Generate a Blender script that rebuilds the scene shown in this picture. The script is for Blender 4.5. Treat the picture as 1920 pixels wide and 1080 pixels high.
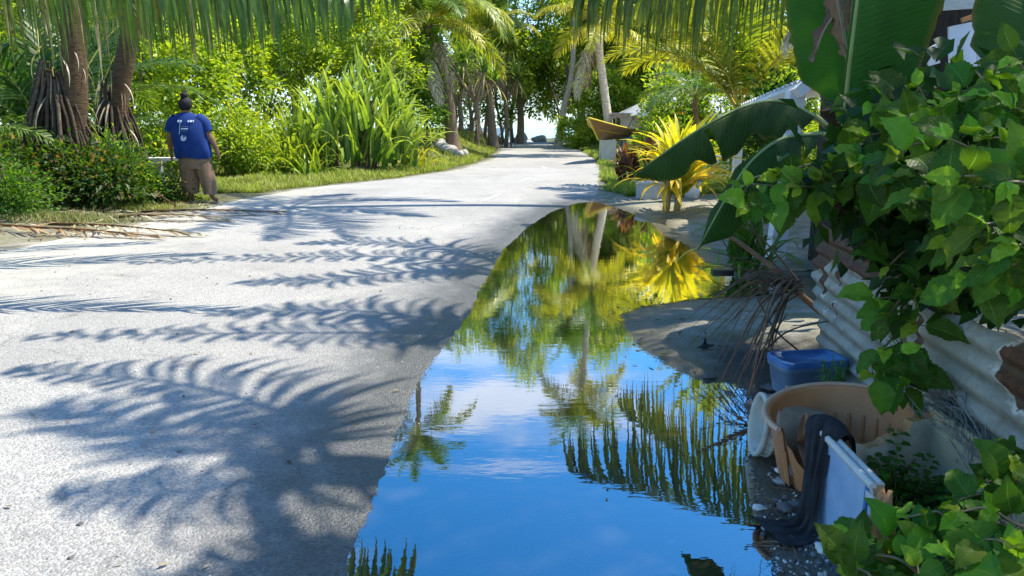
import bpy, math, random
import numpy as np
from mathutils import Vector, Matrix, Quaternion

# ------------------------------------------------------------------ camera, sky, sun, exposure
scene = bpy.context.scene
for _o in list(bpy.data.objects):
    bpy.data.objects.remove(_o, do_unlink=True)
COL = scene.collection
F = 1400.0          # focal length in photo pixels (photo 1920 wide)
CAMH = 1.35
PITCH = math.radians(12.2)
SUN_EL = math.radians(60)
SUN_AZ = math.radians(22)        # measured from +X towards +Y
SUNV = (math.cos(SUN_EL)*math.cos(SUN_AZ), math.cos(SUN_EL)*math.sin(SUN_AZ), math.sin(SUN_EL))

cam_data = bpy.data.cameras.new('camera')
cam = bpy.data.objects.new('camera', cam_data)
COL.objects.link(cam)
cam.location = (0, 0, CAMH)
cam.rotation_euler = (math.pi/2 - PITCH, 0, 0)
cam_data.sensor_width = 36
cam_data.lens = F/1920*36
cam_data.clip_start = 0.05
cam_data.clip_end = 3000
scene.camera = cam

world = bpy.data.worlds.new('World')
scene.world = world
world.use_nodes = True
def build_world():
    nt = world.node_tree; N = nt.nodes; L = nt.links
    N.clear()
    out = N.new('ShaderNodeOutputWorld'); bg = N.new('ShaderNodeBackground')
    sky = N.new('ShaderNodeTexSky'); sky.sky_type = 'NISHITA'; sky.sun_disc = False
    sky.sun_elevation = SUN_EL; sky.sun_rotation = math.pi/2 - SUN_AZ
    sky.air_density = 1.0; sky.dust_density = 0.3; sky.ozone_density = 3.0
    bg.inputs['Strength'].default_value = 0.15
    tc = N.new('ShaderNodeTexCoord')
    sep = N.new('ShaderNodeSeparateXYZ'); L.new(tc.outputs['Generated'], sep.inputs[0])
    # project the direction on a cloud layer
    mx = N.new('ShaderNodeMath'); mx.operation = 'MAXIMUM'; mx.inputs[1].default_value = 0.05
    L.new(sep.outputs[2], mx.inputs[0])
    dx = N.new('ShaderNodeMath'); dx.operation = 'DIVIDE'; L.new(sep.outputs[0], dx.inputs[0]); L.new(mx.outputs[0], dx.inputs[1])
    dy = N.new('ShaderNodeMath'); dy.operation = 'DIVIDE'; L.new(sep.outputs[1], dy.inputs[0]); L.new(mx.outputs[0], dy.inputs[1])
    cb = N.new('ShaderNodeCombineXYZ'); L.new(dx.outputs[0], cb.inputs[0]); L.new(dy.outputs[0], cb.inputs[1])
    no = N.new('ShaderNodeTexNoise'); no.inputs['Scale'].default_value = 0.8; no.inputs['Detail'].default_value = 7; no.inputs['Roughness'].default_value = 0.55
    mp = N.new('ShaderNodeMapping'); mp.inputs['Location'].default_value = (3.1, 1.4, 0); mp.inputs['Scale'].default_value = (1.0, 0.8, 1)
    L.new(cb.outputs[0], mp.inputs[0]); L.new(mp.outputs[0], no.inputs['Vector'])
    rp = N.new('ShaderNodeMapRange'); rp.inputs[1].default_value = 0.54; rp.inputs[2].default_value = 0.85; rp.interpolation_type = 'SMOOTHSTEP'
    L.new(no.outputs[0], rp.inputs[0])
    # soft clouds low in the north, puffs, unseen clouds added to whiten the skylight
    def blob(cx, cy, sx, sy, amp):
        m2 = N.new('ShaderNodeMapping'); m2.inputs['Location'].default_value = (-cx/sx, -cy/sy, 0); m2.inputs['Scale'].default_value = (1/sx, 1/sy, 1)
        L.new(cb.outputs[0], m2.inputs[0]); ln = N.new('ShaderNodeVectorMath'); ln.operation = 'LENGTH'; L.new(m2.outputs[0], ln.inputs[0])
        nn = N.new('ShaderNodeTexNoise'); nn.inputs['Scale'].default_value = 3.2; nn.inputs['Detail'].default_value = 6; L.new(cb.outputs[0], nn.inputs['Vector'])
        a2 = N.new('ShaderNodeMath'); a2.operation = 'MULTIPLY_ADD'; a2.inputs[1].default_value = 2.6; L.new(nn.outputs[0], a2.inputs[0]); L.new(ln.outputs['Value'], a2.inputs[2])
        r2 = N.new('ShaderNodeMapRange'); r2.interpolation_type = 'SMOOTHSTEP'; r2.inputs[1].default_value = 2.7; r2.inputs[2].default_value = 1.4; r2.inputs[4].default_value = amp
        r2.inputs[3].default_value = 0; L.new(a2.outputs[0], r2.inputs[0]); return r2.outputs[0]
    cl = None
    for b_ in ((0.05, 2.65, 0.5, 0.38, 0.75), (-0.5, 3.3, 0.7, 0.35, 0.5), (-0.05, 2.08, 0.3, 0.05, 0.4), (-0.6, 1.6, 0.25, 0.12, 0.3), (2.6, 1.0, 1.2, 0.8, 0.9), (-2.4, 0.6, 1.0, 1.2, 0.9), (0.6, -1.6, 1.4, 0.9, 0.9)):
        o_ = blob(*b_)
        if cl is None: cl = o_
        else:
            m3 = N.new('ShaderNodeMath'); m3.operation = 'MAXIMUM'; L.new(cl, m3.inputs[0]); L.new(o_, m3.inputs[1]); cl = m3.outputs[0]
    m3 = N.new('ShaderNodeMath'); m3.operation = 'MAXIMUM'; L.new(cl, m3.inputs[0]); L.new(rp.outputs[0], m3.inputs[1])
    # low white band of cloud over the lagoon
    hz = N.new('ShaderNodeMapRange'); hz.inputs[1].default_value = 0.0; hz.inputs[2].default_value = 0.26
    hz.inputs[3].default_value = 0.75; hz.inputs[4].default_value = 0.0; hz.interpolation_type = 'SMOOTHSTEP'
    L.new(sep.outputs[2], hz.inputs[0])
    ad = N.new('ShaderNodeMath'); ad.operation = 'MULTIPLY_ADD'; ad.use_clamp = True; ad.inputs[1].default_value = 0.8
    L.new(m3.outputs[0], ad.inputs[0]); L.new(hz.outputs[0], ad.inputs[2])
    hs = N.new('ShaderNodeHueSaturation'); hs.inputs['Saturation'].default_value = 1.4; hs.inputs['Value'].default_value = 1.0
    L.new(sky.outputs[0], hs.inputs['Color'])
    n2 = N.new('ShaderNodeMix'); n2.data_type = 'RGBA'; n2.inputs['A'].default_value = (2.6, 3.7, 4.1, 1); n2.inputs['B'].default_value = (5.6, 5.5, 5.3, 1)
    lo = N.new('ShaderNodeMapRange'); lo.inputs[1].default_value = 0.03; lo.inputs[2].default_value = 0.3; L.new(sep.outputs[2], lo.inputs[0]); L.new(lo.outputs[0], n2.inputs['Factor'])
    mix = N.new('ShaderNodeMix'); mix.data_type = 'RGBA'
    L.new(ad.outputs[0], mix.inputs['Factor']); L.new(hs.outputs[0], mix.inputs['A']); L.new(n2.outputs['Result'], mix.inputs['B'])
    L.new(mix.outputs['Result'], bg.inputs['Color']); L.new(bg.outputs[0], out.inputs[0])
build_world()

sl = bpy.data.lights.new('sun', 'SUN'); sl.energy = 3.9; sl.angle = math.radians(0.42); sl.color = (1, 0.93, 0.80)
so = bpy.data.objects.new('sun', sl); COL.objects.link(so)
so.rotation_euler = Vector(SUNV).to_track_quat('Z', 'Y').to_euler()
so.location = (20, 10, 40)

scene.view_settings.view_transform = 'Standard'
scene.view_settings.look = 'None'
scene.view_settings.exposure = 1.2
scene.view_settings.gamma = 1
scene.view_settings.use_curve_mapping = False
scene.render.engine = 'CYCLES'
scene.cycles.max_bounces = 7
scene.cycles.transparent_max_bounces = 12
scene.cycles.diffuse_bounces = 4
scene.cycles.glossy_bounces = 3
scene.cycles.transmission_bounces = 4
scene.cycles.use_denoising = True
scene.cycles.sample_clamp_indirect = 6

# ------------------------------------------------------------------ pixel -> place helpers
_cp, _sp = math.cos(PITCH), math.sin(PITCH)
def ray(px, py):
    a = (px-960)/F; b = (540-py)/F
    return Vector((a, _cp + b*_sp, -_sp + b*_cp))
def gp(px, py, z=0.0):
    r = ray(px, py); t = (z-CAMH)/r.z
    return Vector((r.x*t, r.y*t, z))
def pt(px, py, Y):
    r = ray(px, py); t = Y/r.y
    return Vector((r.x*t, Y, CAMH + r.z*t))

rng = np.random.default_rng(7)
def nrm(v):
    v = np.asarray(v, float)
    return v/np.maximum(np.linalg.norm(v, axis=-1, keepdims=True), 1e-9)

# value noise
_P = np.random.default_rng(3).random((256, 256))
def vnoise(x, y, s=1.0, o=0):
    x = np.asarray(x, float)*s+17.3+o*31.7; y = np.asarray(y, float)*s+9.1+o*11.3
    xi = np.floor(x).astype(int); yi = np.floor(y).astype(int)
    fx = x-xi; fy = y-yi
    fx = fx*fx*(3-2*fx); fy = fy*fy*(3-2*fy)
    a = _P[xi % 256, yi % 256]; b = _P[(xi+1) % 256, yi % 256]; c = _P[xi % 256, (yi+1) % 256]; d = _P[(xi+1) % 256, (yi+1) % 256]
    return (a*(1-fx)+b*fx)*(1-fy)+(c*(1-fx)+d*fx)*fy - 0.5
def fbm(x, y, s=1.0, n=4, o=0):
    r = 0; a = 1
    for i in range(n):
        r = r + a*vnoise(x, y, s*2**i, o+i); a *= 0.5
    return r

# ------------------------------------------------------------------ mesh builder
class MB:
    def __init__(self):
        self.v = []; self.f = []; self.c = []; self.n = 0
    def add(self, verts, faces, col=(1, 1, 1), mat=0):
        verts = np.asarray(verts, np.float32).reshape(-1, 3); faces = np.asarray(faces, np.int64)
        col = np.asarray(col, np.float32)
        if col.ndim == 1: col = np.tile(col, (len(verts), 1))
        self.v.append(verts); self.c.append(col)
        if len(faces): self.f.append((faces + self.n, mat))
        self.n += len(verts)
        return self
    def data(self, name, mats, smooth=True):
        me = bpy.data.meshes.new(name)
        V = np.concatenate(self.v); C = np.concatenate(self.c)
        me.vertices.add(len(V)); me.vertices.foreach_set('co', V.ravel())
        li = np.concatenate([f.ravel() for f, m in self.f])
        cnt = np.concatenate([np.full(len(f), f.shape[1]) for f, m in self.f])
        mi = np.concatenate([np.full(len(f), m) for f, m in self.f])
        me.loops.add(len(li)); me.loops.foreach_set('vertex_index', li.astype(np.int32))
        st = np.concatenate([[0], np.cumsum(cnt)[:-1]]).astype(np.int32)
        me.polygons.add(len(cnt)); me.polygons.foreach_set('loop_start', st)
        me.polygons.foreach_set('loop_total', cnt.astype(np.int32))
        me.polygons.foreach_set('material_index', mi.astype(np.int32))
        me.polygons.foreach_set('use_smooth', np.full(len(cnt), bool(smooth)))
        a = me.color_attributes.new('col', 'FLOAT_COLOR', 'POINT')
        a.data.foreach_set('color', np.concatenate([C, np.ones((len(C), 1), np.float32)], 1).ravel())
        if not isinstance(mats, (list, tuple)): mats = [mats]
        for m in mats: me.materials.append(m)
        me.update(calc_edges=True); me.validate()
        return me
    def obj(self, name, mats, parent=None, smooth=True):
        return link(name, self.data(name, mats, smooth), parent)
    # ---- shapes
    def box(self, c, s, R=None, col=(1, 1, 1), mat=0):
        c = np.array(c, float); h = np.array(s, float)/2
        v = np.array([[x, y, z] for x in (-1, 1) for y in (-1, 1) for z in (-1, 1)], float)*h
        if R is not None: v = v @ np.array(R).T
        f = [[0, 1, 3, 2], [4, 6, 7, 5], [0, 4, 5, 1], [2, 3, 7, 6], [0, 2, 6, 4], [1, 5, 7, 3]]
        return self.add(v+c, f, col, mat)
    def tube(self, pts, rad, k=8, col=(1, 1, 1), mat=0, cap=True, flat=1.0):
        P = np.array(pts, float); n = len(P)
        r = np.full(n, rad, float) if np.isscalar(rad) else np.array(rad, float)
        T = nrm(np.gradient(P, axis=0))
        ref = np.array([0, 0, 1.0]) if abs(T[0][2]) < 0.9 else np.array([1.0, 0, 0])
        U = []
        u = ref - T[0]*ref.dot(T[0])
        for i in range(n):
            u = u - T[i]*u.dot(T[i]); u = u/max(np.linalg.norm(u), 1e-9); U.append(u)
        U = np.array(U); W = np.cross(T, U)
        a = np.linspace(0, 2*math.pi, k, endpoint=False)
        V = P[:, None]+r[:, None, None]*(np.cos(a)[None, :, None]*U[:, None]*flat+np.sin(a)[None, :, None]*W[:, None])
        V = V.reshape(-1, 3)
        i = np.arange(n-1)[:, None]*k; j = np.arange(k)[None]; j2 = (j+1) % k
        f = np.stack([i+j, i+j2, i+k+j2, i+k+j], -1).reshape(-1, 4)
        col = np.asarray(col, float)
        if col.ndim == 2 and len(col) == n: col = np.repeat(col, k, 0)
        base = self.n
        self.add(V, f, col, mat)
        if cap:
            c0 = col[0] if col.ndim == 2 else col; c1 = col[-1] if col.ndim == 2 else col
            self.add(np.concatenate([V[:k], P[:1]]), [[(q+1) % k, q, k] for q in range(k)], c0, mat)
            self.add(np.concatenate([V[-k:], P[-1:]]), [[q, (q+1) % k, k] for q in range(k)], c1, mat)
        return self
    def grid(self, G, col=(1, 1, 1), mat=0, flip=False):
        G = np.asarray(G, float); a, b = G.shape[:2]
        i = np.arange(a-1)[:, None]*b; j = np.arange(b-1)[None]
        q = [i+j, i+j+1, i+b+j+1, i+b+j]
        if flip: q = q[::-1]
        f = np.stack([np.broadcast_to(x, (a-1, b-1)) for x in q], -1).reshape(-1, 4)
        col = np.asarray(col, float)
        if col.ndim == 3: col = col.reshape(-1, 3)
        return self.add(G.reshape(-1, 3), f, col, mat)
    def lathe(self, prof, k=24, c=(0, 0, 0), col=(1, 1, 1), mat=0, R=None, arc=(0, 2*math.pi)):
        prof = np.array(prof, float); full = abs(arc[1]-arc[0]-2*math.pi) < 1e-6
        a = np.linspace(arc[0], arc[1], k+1)
        G = np.stack([prof[:, None, 0]*np.cos(a), prof[:, None, 0]*np.sin(a), np.broadcast_to(prof[:, None, 1], (len(prof), k+1))], -1)
        if R is not None: G = G @ np.array(R).T
        return self.grid(G+np.array(c, float), col, mat)

def link(name, me, parent=None, **kw):
    o = bpy.data.objects.new(name, me); COL.objects.link(o)
    if parent is not None: o.parent = parent
    for k, v in kw.items(): o[k] = v
    return o
def thing(name, label, cat, loc=(0, 0, 0), rz=0, group=None, s=1.0):
    o = bpy.data.objects.new(name, None); COL.objects.link(o)
    o.location = loc; o.rotation_euler = (0, 0, rz); o.scale = (s, s, s)
    o.empty_display_size = 0.2
    o['label'] = label; o['category'] = cat
    if group: o['group'] = group
    return o
def tag(o, label, cat, group=None, kind=None):
    o['label'] = label
    if cat: o['category'] = cat
    if group: o['group'] = group
    if kind: o['kind'] = kind
    return o
def structure(o):
    o['kind'] = 'structure'; return o
def stuff(o, label=None, cat=None):
    o['kind'] = 'stuff'
    if label: o['label'] = label
    if cat: o['category'] = cat
    return o
def copy_thing(src, label, loc, rz=0, s=None, group=None, rot=None):
    r = src.copy(); COL.objects.link(r)
    def rec(a, b):
        for ch in a.children:
            c = ch.copy(); COL.objects.link(c); c.parent = b
            rec(ch, c)
    rec(src, r)
    r.location = loc; r.rotation_euler = rot if rot else (0, 0, rz)
    if s: r.scale = (s, s, s)
    r['label'] = label
    if group: r['group'] = group
    return r
def Rz(a): c, s = math.cos(a), math.sin(a); return np.array([[c, -s, 0], [s, c, 0], [0, 0, 1]])
def Rx(a): c, s = math.cos(a), math.sin(a); return np.array([[1, 0, 0], [0, c, -s], [0, s, c]])
def Ry(a): c, s = math.cos(a), math.sin(a); return np.array([[c, 0, s], [0, 1, 0], [-s, 0, c]])
def bez(ps, n=12):
    """Catmull-Rom through the points"""
    P = np.array([list(p) for p in ps], float)
    if len(P) == 2:
        t = np.linspace(0, 1, n)[:, None]; return P[0]*(1-t)+P[1]*t
    Q = np.concatenate([[2*P[0]-P[1]], P, [2*P[-1]-P[-2]]])
    m = len(P)-1; out = []
    for k in np.linspace(0, m-1e-6, n):
        i = int(k); t = k-i; a, b, c, d = Q[i:i+4]
        out.append(0.5*((2*b)+(c-a)*t+(2*a-5*b+4*c-d)*t*t+(3*b-3*c+d-a)*t**3))
    return np.array(out)

# ------------------------------------------------------------------ materials
def newmat(name):
    m = bpy.data.materials.new(name); m.use_nodes = True
    nt = m.node_tree; nt.nodes.clear()
    out = nt.nodes.new('ShaderNodeOutputMaterial')
    return m, nt, nt.nodes, nt.links, out
def n_noise(N, L, vec, scale, detail=4, rough=0.5, dist=0):
    n = N.new('ShaderNodeTexNoise'); n.inputs['Scale'].default_value = scale; n.inputs['Detail'].default_value = detail
    n.inputs['Roughness'].default_value = rough; n.inputs['Distortion'].default_value = dist
    if vec is not None: L.new(vec, n.inputs['Vector'])
    return n.outputs[0]
def n_ramp(N, L, fac, stops):
    r = N.new('ShaderNodeValToRGB'); e = r.color_ramp.elements
    while len(e) > 1: e.remove(e[-1])
    e[0].position = stops[0][0]; e[0].color = (*stops[0][1], 1) if len(stops[0][1]) == 3 else stops[0][1]
    for p, c in stops[1:]:
        x = e.new(p); x.color = (*c, 1)
    L.new(fac, r.inputs[0]); return r.outputs[0]
def n_mix(N, L, fac, a, b, blend='MIX'):
    m = N.new('ShaderNodeMix'); m.data_type = 'RGBA'; m.blend_type = blend
    for s, v in (('Factor', fac), ('A', a), ('B', b)):
        i = m.inputs[s]
        if hasattr(v, 'links'): L.new(v, i)
        elif s == 'Factor': i.default_value = v
        else: i.default_value = (*v, 1)
    return m.outputs['Result']
def n_map(N, L, v, a, b, c=0.0, d=1.0, smooth=True):
    m = N.new('ShaderNodeMapRange'); m.interpolation_type = 'SMOOTHSTEP' if smooth else 'LINEAR'
    for i, x in enumerate((a, b, c, d)): m.inputs[i+1].default_value = x
    L.new(v, m.inputs[0]); return m.outputs[0]
def n_math(N, L, op, a, b=None):
    m = N.new('ShaderNodeMath'); m.operation = op
    for i, v in enumerate((a, b)):
        if v is None: continue
        if hasattr(v, 'links'): L.new(v, m.inputs[i])
        else: m.inputs[i].default_value = v
    return m.outputs[0]
def n_bump(N, L, h, strength, dist, normal=None):
    b = N.new('ShaderNodeBump'); b.inputs['Strength'].default_value = strength; b.inputs['Distance'].default_value = dist
    L.new(h, b.inputs['Height'])
    if normal is not None: L.new(normal, b.inputs['Normal'])
    return b.outputs[0]
def n_attr(N, name='col'):
    a = N.new('ShaderNodeAttribute'); a.attribute_name = name; return a.outputs['Color']
def n_pos(N, kind='Object'):
    if kind == 'World':
        g = N.new('ShaderNodeNewGeometry'); return g.outputs['Position']
    return N.new('ShaderNodeTexCoord').outputs[kind]
def n_xyz(N, L, v):
    s = N.new('ShaderNodeSeparateXYZ'); L.new(v, s.inputs[0]); return s.outputs
def principled(N, L, out, base, rough=0.6, normal=None, spec=0.5, metal=0.0):
    p = N.new('ShaderNodeBsdfPrincipled')
    for s, v in (('Base Color', base), ('Roughness', rough), ('Metallic', metal), ('Specular IOR Level', spec)):
        if hasattr(v, 'links'): L.new(v, p.inputs[s])
        elif s == 'Base Color': p.inputs[s].default_value = (*v, 1)
        else: p.inputs[s].default_value = v
    if normal is not None: L.new(normal, p.inputs['Normal'])
    if out is not None: L.new(p.outputs[0], out.inputs[0])
    return p
_mc = {}
def leaf_mat(name, tint=(1, 1, 1), rough=0.45, trans=0.35, tcol=(1.5, 1.35, 0.45), spec=0.35, ns=14):
    """leaf: the attribute colour holds each leaf's own colour; light also comes through it"""
    if name in _mc: return _mc[name]
    m, nt, N, L, out = newmat(name)
    at = n_attr(N)
    no = n_noise(N, L, n_pos(N, 'World'), ns, 3)
    c = n_mix(N, L, 1.0, at, n_ramp(N, L, no, [(0.3, (0.72*tint[0], 0.72*tint[1], 0.72*tint[2])), (0.7, (1.25*tint[0], 1.25*tint[1], 1.25*tint[2]))]), 'MULTIPLY')
    p = principled(N, L, None, c, rough, spec=spec)
    t = N.new('ShaderNodeBsdfTranslucent')
    tc = n_mix(N, L, 1.0, c, tcol, 'MULTIPLY')
    L.new(tc, t.inputs[0])
    mx = N.new('ShaderNodeMixShader'); mx.inputs[0].default_value = trans
    L.new(p.outputs[0], mx.inputs[1]); L.new(t.outputs[0], mx.inputs[2]); L.new(mx.outputs[0], out.inputs[0])
    _mc[name] = m; return m
def solid_mat(name, c1, c2=None, rough=0.6, scale=8, bump=0.2, bdist=0.01, spec=0.4, metal=0.0, attr=False, space='Object', stretch=None):
    if name in _mc: return _mc[name]
    m, nt, N, L, out = newmat(name)
    v = n_pos(N, space)
    if stretch:
        mp = N.new('ShaderNodeMapping'); mp.inputs['Scale'].default_value = stretch; L.new(v, mp.inputs[0]); v = mp.outputs[0]
    no = n_noise(N, L, v, scale, 6, 0.6)
    c = n_ramp(N, L, no, [(0.3, c1), (0.7, c2 or c1)])
    if attr: c = n_mix(N, L, 1.0, c, n_attr(N), 'MULTIPLY')
    principled(N, L, out, c, rough, n_bump(N, L, no, bump, bdist), spec, metal)
    _mc[name] = m; return m
# ------------------------------------------------------------------ terrain
PUD_PX = [(1075,381),(1030,396),(990,420),(958,448),(932,470),(912,510),(888,545),(865,590),(835,630),(800,672),(772,715),(745,765),(722,820),(698,880),(668,940),(640,1000),(612,1080),(570,1200),
          (1560,1200),(1490,1085),(1455,1020),(1440,960),(1436,900),(1420,850),(1432,790),(1420,745),(1385,717),(1310,707),(1250,676),(1205,645),(1180,612),(1176,592),(1210,577),(1300,563),(1420,556),
          (1500,548),(1500,522),(1400,505),(1330,492),(1296,460),(1248,440),(1226,418),(1190,400),(1150,386),(1110,377)]
PUD = np.array([[*gp(a, b)[:2]] for a, b in PUD_PX])
def sdist(x, y, P=PUD):
    x = np.asarray(x, float); y = np.asarray(y, float); sh = x.shape
    x = x.ravel(); y = y.ravel()
    A = P; B = np.roll(P, -1, 0)
    d = np.full(len(x), 1e9); ins = np.zeros(len(x), bool)
    for a, b in zip(A, B):
        e = b-a; px = x-a[0]; py = y-a[1]
        t = np.clip((px*e[0]+py*e[1])/(e @ e+1e-12), 0, 1)
        d = np.minimum(d, np.hypot(px-t*e[0], py-t*e[1]))
        c = ((a[1] > y) != (b[1] > y)) & (x < (b[0]-a[0])*(y-a[1])/(b[1]-a[1]+1e-12)+a[0])
        ins ^= c
    return np.where(ins, -d, d).reshape(sh)
# road edges as X(Y)
_le = [gp(750,335,.1), gp(864,318,.1), gp(926,298,.1), gp(940,283,.1), gp(938,275,.1)]
LE = np.array([[-30,-5.2],[2,-5.4],[7,-5.3],[10,-4.9],[13,-4.7],[15.5,-4.3]]+[[p.y, p.x] for p in _le])
_re = [gp(1117,372,.05), gp(1119,345,.1), gp(1124,320,.1), gp(1116,300,.1), gp(1084,281,.1), gp(1035,272,.1)]
RE = np.array([[-30,0.5],[2,0.4],[6,0.7],[10,1.3]]+[[p.y, p.x] for p in _re])
def roadL(y): return np.interp(y, LE[:, 0], LE[:, 1])
def roadR(y): return np.interp(y, RE[:, 0], RE[:, 1])
def terr(x, y):
    x = np.asarray(x, float); y = np.asarray(y, float)
    sd = sdist(x, y) + 0.035*fbm(x, y, 1.7, 3, 1) + 0.02*vnoise(x, y, 8, 5) + 0.03*vnoise(x, y, 19, 6)
    h = np.where(sd > 0, 0.10*(1-np.exp(-np.maximum(sd, 0)/1.4)), -0.05*(1-np.exp(np.minimum(sd, 0)/0.35)))
    L = roadL(y)-x; R = x-roadR(y)       # distance off the road on either side
    off = np.maximum(L, R); s = np.clip(off/1.2, 0, 1)
    keep = np.clip(sd/0.6, 0, 1)
    h = h + s*keep*(0.05*fbm(x, y, 0.9, 4, 9)+0.015)
    h = h + keep*s*0.02*fbm(x, y, 6, 3, 4)
    bl = np.clip((y-20)/16, 0, 1)*np.clip((L-0.2)/2.4, 0, 1)
    h = h + 0.95*bl*bl*(3-2*bl)
    br = np.clip((y-24)/20, 0, 1)*np.clip((R-0.3)/4, 0, 1)
    h = h + 0.35*br
    bd = np.clip((18-y)/6, 0, 1)*np.clip((y-5)/3, 0, 1)*np.clip((-5.6-x)/2.5, 0, 1)
    h = h + 0.18*bd
    sea = np.clip((y-78)/14, 0, 1)
    h = h - 1.3*sea*sea
    return h
def gz(x, y): return float(terr(np.array([x]), np.array([y]))[0])
def on_ground(px, py):
    p = gp(px, py)
    for _ in range(4):
        p = gp(px, py, gz(p.x, p.y))
    return p

def m_ground():
    m, nt, N, L, out = newmat('sand_ground')
    P = n_pos(N, 'World'); z = n_xyz(N, L, P)[2]
    big = n_noise(N, L, P, 0.5, 5, 0.6); mid = n_noise(N, L, P, 4, 6, 0.65); fine = n_noise(N, L, P, 60, 4, 0.7)
    sand = n_ramp(N, L, mid, [(0.3, (0.46, 0.42, 0.33)), (0.55, (0.62, 0.58, 0.49)), (0.75, (0.68, 0.65, 0.56))])
    vo = N.new('ShaderNodeTexVoronoi'); vo.inputs['Scale'].default_value = 38; L.new(P, vo.inputs['Vector'])
    peb = n_map(N, L, vo.outputs['Distance'], 0.1, 0.5)
    sand = n_mix(N, L, n_math(N, L, 'MULTIPLY', peb, 0.35), sand, (0.25, 0.21, 0.15))
    sand = n_mix(N, L, n_map(N, L, fine, 0.52, 0.68), sand, (0.70, 0.66, 0.58))
    at = n_attr(N)     # r: grassy/soil amount, g: muddy junk corner
    ax = n_xyz(N, L, at)
    soil = n_ramp(N, L, mid, [(0.35, (0.05, 0.045, 0.025)), (0.6, (0.12, 0.12, 0.05)), (0.8, (0.20, 0.19, 0.10))])
    f1 = n_map(N, L, n_math(N, L, 'ADD', ax[0], n_math(N, L, 'MULTIPLY_ADD', mid, 0.6)), 0.55, 0.95)
    c = n_mix(N, L, f1, sand, soil)
    mud = n_ramp(N, L, fine, [(0.35, (0.03, 0.028, 0.024)), (0.62, (0.085, 0.08, 0.068)), (0.8, (0.2, 0.19, 0.17))])
    c = n_mix(N, L, n_map(N, L, n_math(N, L, 'ADD', ax[1], n_math(N, L, 'MULTIPLY', mid, 0.5)), 0.5, 0.85), c, mud)
    wet = n_map(N, L, n_math(N, L, 'ADD', z, n_math(N, L, 'MULTIPLY', n_math(N, L, 'SUBTRACT', mid, 0.5), 0.03)), 0.004, 0.035, 1, 0)
    c2 = n_mix(N, L, 1.0, c, (0.42, 0.40, 0.38), 'MULTIPLY')
    c = n_mix(N, L, wet, c, c2)
    r = n_map(N, L, wet, 0, 1, 0.9, 0.32, False)
    h = n_math(N, L, 'ADD', n_math(N, L, 'MULTIPLY', mid, 0.7), n_math(N, L, 'MULTIPLY', fine, 0.3))
    principled(N, L, out, c, r, n_bump(N, L, h, 0.7, 0.035), 0.4)
    return m
def m_road():
    m, nt, N, L, out = newmat('coral_asphalt')
    P = n_pos(N, 'World'); xyz = n_xyz(N, L, P); z = xyz[2]
    big = n_noise(N, L, P, 0.7, 5, 0.6); mid = n_noise(N, L, P, 5, 5, 0.6); fine = n_noise(N, L, P, 95, 3, 0.7)
    vo = N.new('ShaderNodeTexVoronoi'); vo.inputs['Scale'].default_value = 115; L.new(P, vo.inputs['Vector'])
    stone = n_xyz(N, L, vo.outputs['Color'])[0]
    c = n_ramp(N, L, big, [(0.3, (0.31, 0.30, 0.275)), (0.7, (0.43, 0.415, 0.38))])
    c = n_mix(N, L, n_map(N, L, mid, 0.5, 0.75, 0, 0.45), c, (0.50, 0.475, 0.41))
    c = n_mix(N, L, n_map(N, L, stone, 0.45, 0.9, 0, 0.6), c, (0.20, 0.195, 0.185))
    c = n_mix(N, L, n_map(N, L, stone, 0.0, 0.35, 0.5, 0), c, (0.58, 0.555, 0.50))
    tr = n_noise(N, L, P, 1.6, 5, 0.7)
    c = n_mix(N, L, n_map(N, L, tr, 0.52, 0.70, 0, 0.35), c, (0.24, 0.23, 0.21))
    # hairline cracks and old patches
    wv = N.new('ShaderNodeTexVoronoi'); wv.feature = 'DISTANCE_TO_EDGE'; wv.inputs['Scale'].default_value = 0.9
    _nz = N.new('ShaderNodeTexNoise'); _nz.inputs['Scale'].default_value = 2.2; _nz.inputs['Detail'].default_value = 5; L.new(P, _nz.inputs['Vector']); wp_ = n_mix(N, L, 0.5, P, _nz.outputs['Color'], 'ADD')
    L.new(wp_, wv.inputs['Vector'])
    ck = n_math(N, L, 'MULTIPLY', n_map(N, L, wv.outputs['Distance'], 0.0, 0.012, 1, 0), n_map(N, L, tr, 0.45, 0.6))
    c = n_mix(N, L, n_math(N, L, 'MULTIPLY', ck, 0.55), c, (0.10, 0.095, 0.085))
    pv = N.new('ShaderNodeTexVoronoi'); pv.inputs['Scale'].default_value = 0.45; L.new(wp_, pv.inputs['Vector'])
    c = n_mix(N, L, n_map(N, L, n_xyz(N, L, pv.outputs['Color'])[0], 0.70, 0.74, 0, 0.28), c, (0.22, 0.215, 0.20))
    # sand blown over the left side
    sandn = n_math(N, L, 'ADD', n_math(N, L, 'MULTIPLY', xyz[0], -0.16), n_math(N, L, 'MULTIPLY', mid, 0.5))
    c = n_mix(N, L, n_map(N, L, sandn, 0.75, 1.1, 0, 0.8), c, (0.56, 0.52, 0.42))
    wet = n_map(N, L, n_math(N, L, 'ADD', z, n_math(N, L, 'MULTIPLY', n_math(N, L, 'SUBTRACT', mid, 0.5), 0.03)), 0.010, 0.055, 1, 0)
    c2 = n_mix(N, L, 1.0, c, (0.30, 0.31, 0.33), 'MULTIPLY')
    c = n_mix(N, L, wet, c, c2)
    r = n_map(N, L, wet, 0, 1, 0.85, 0.3, False)
    h = n_math(N, L, 'ADD', n_math(N, L, 'MULTIPLY', vo.outputs['Distance'], -0.7), n_math(N, L, 'MULTIPLY', fine, 0.8))
    principled(N, L, out, c, r, n_bump(N, L, h, 0.75, 0.012), 0.5)
    return m
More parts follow.
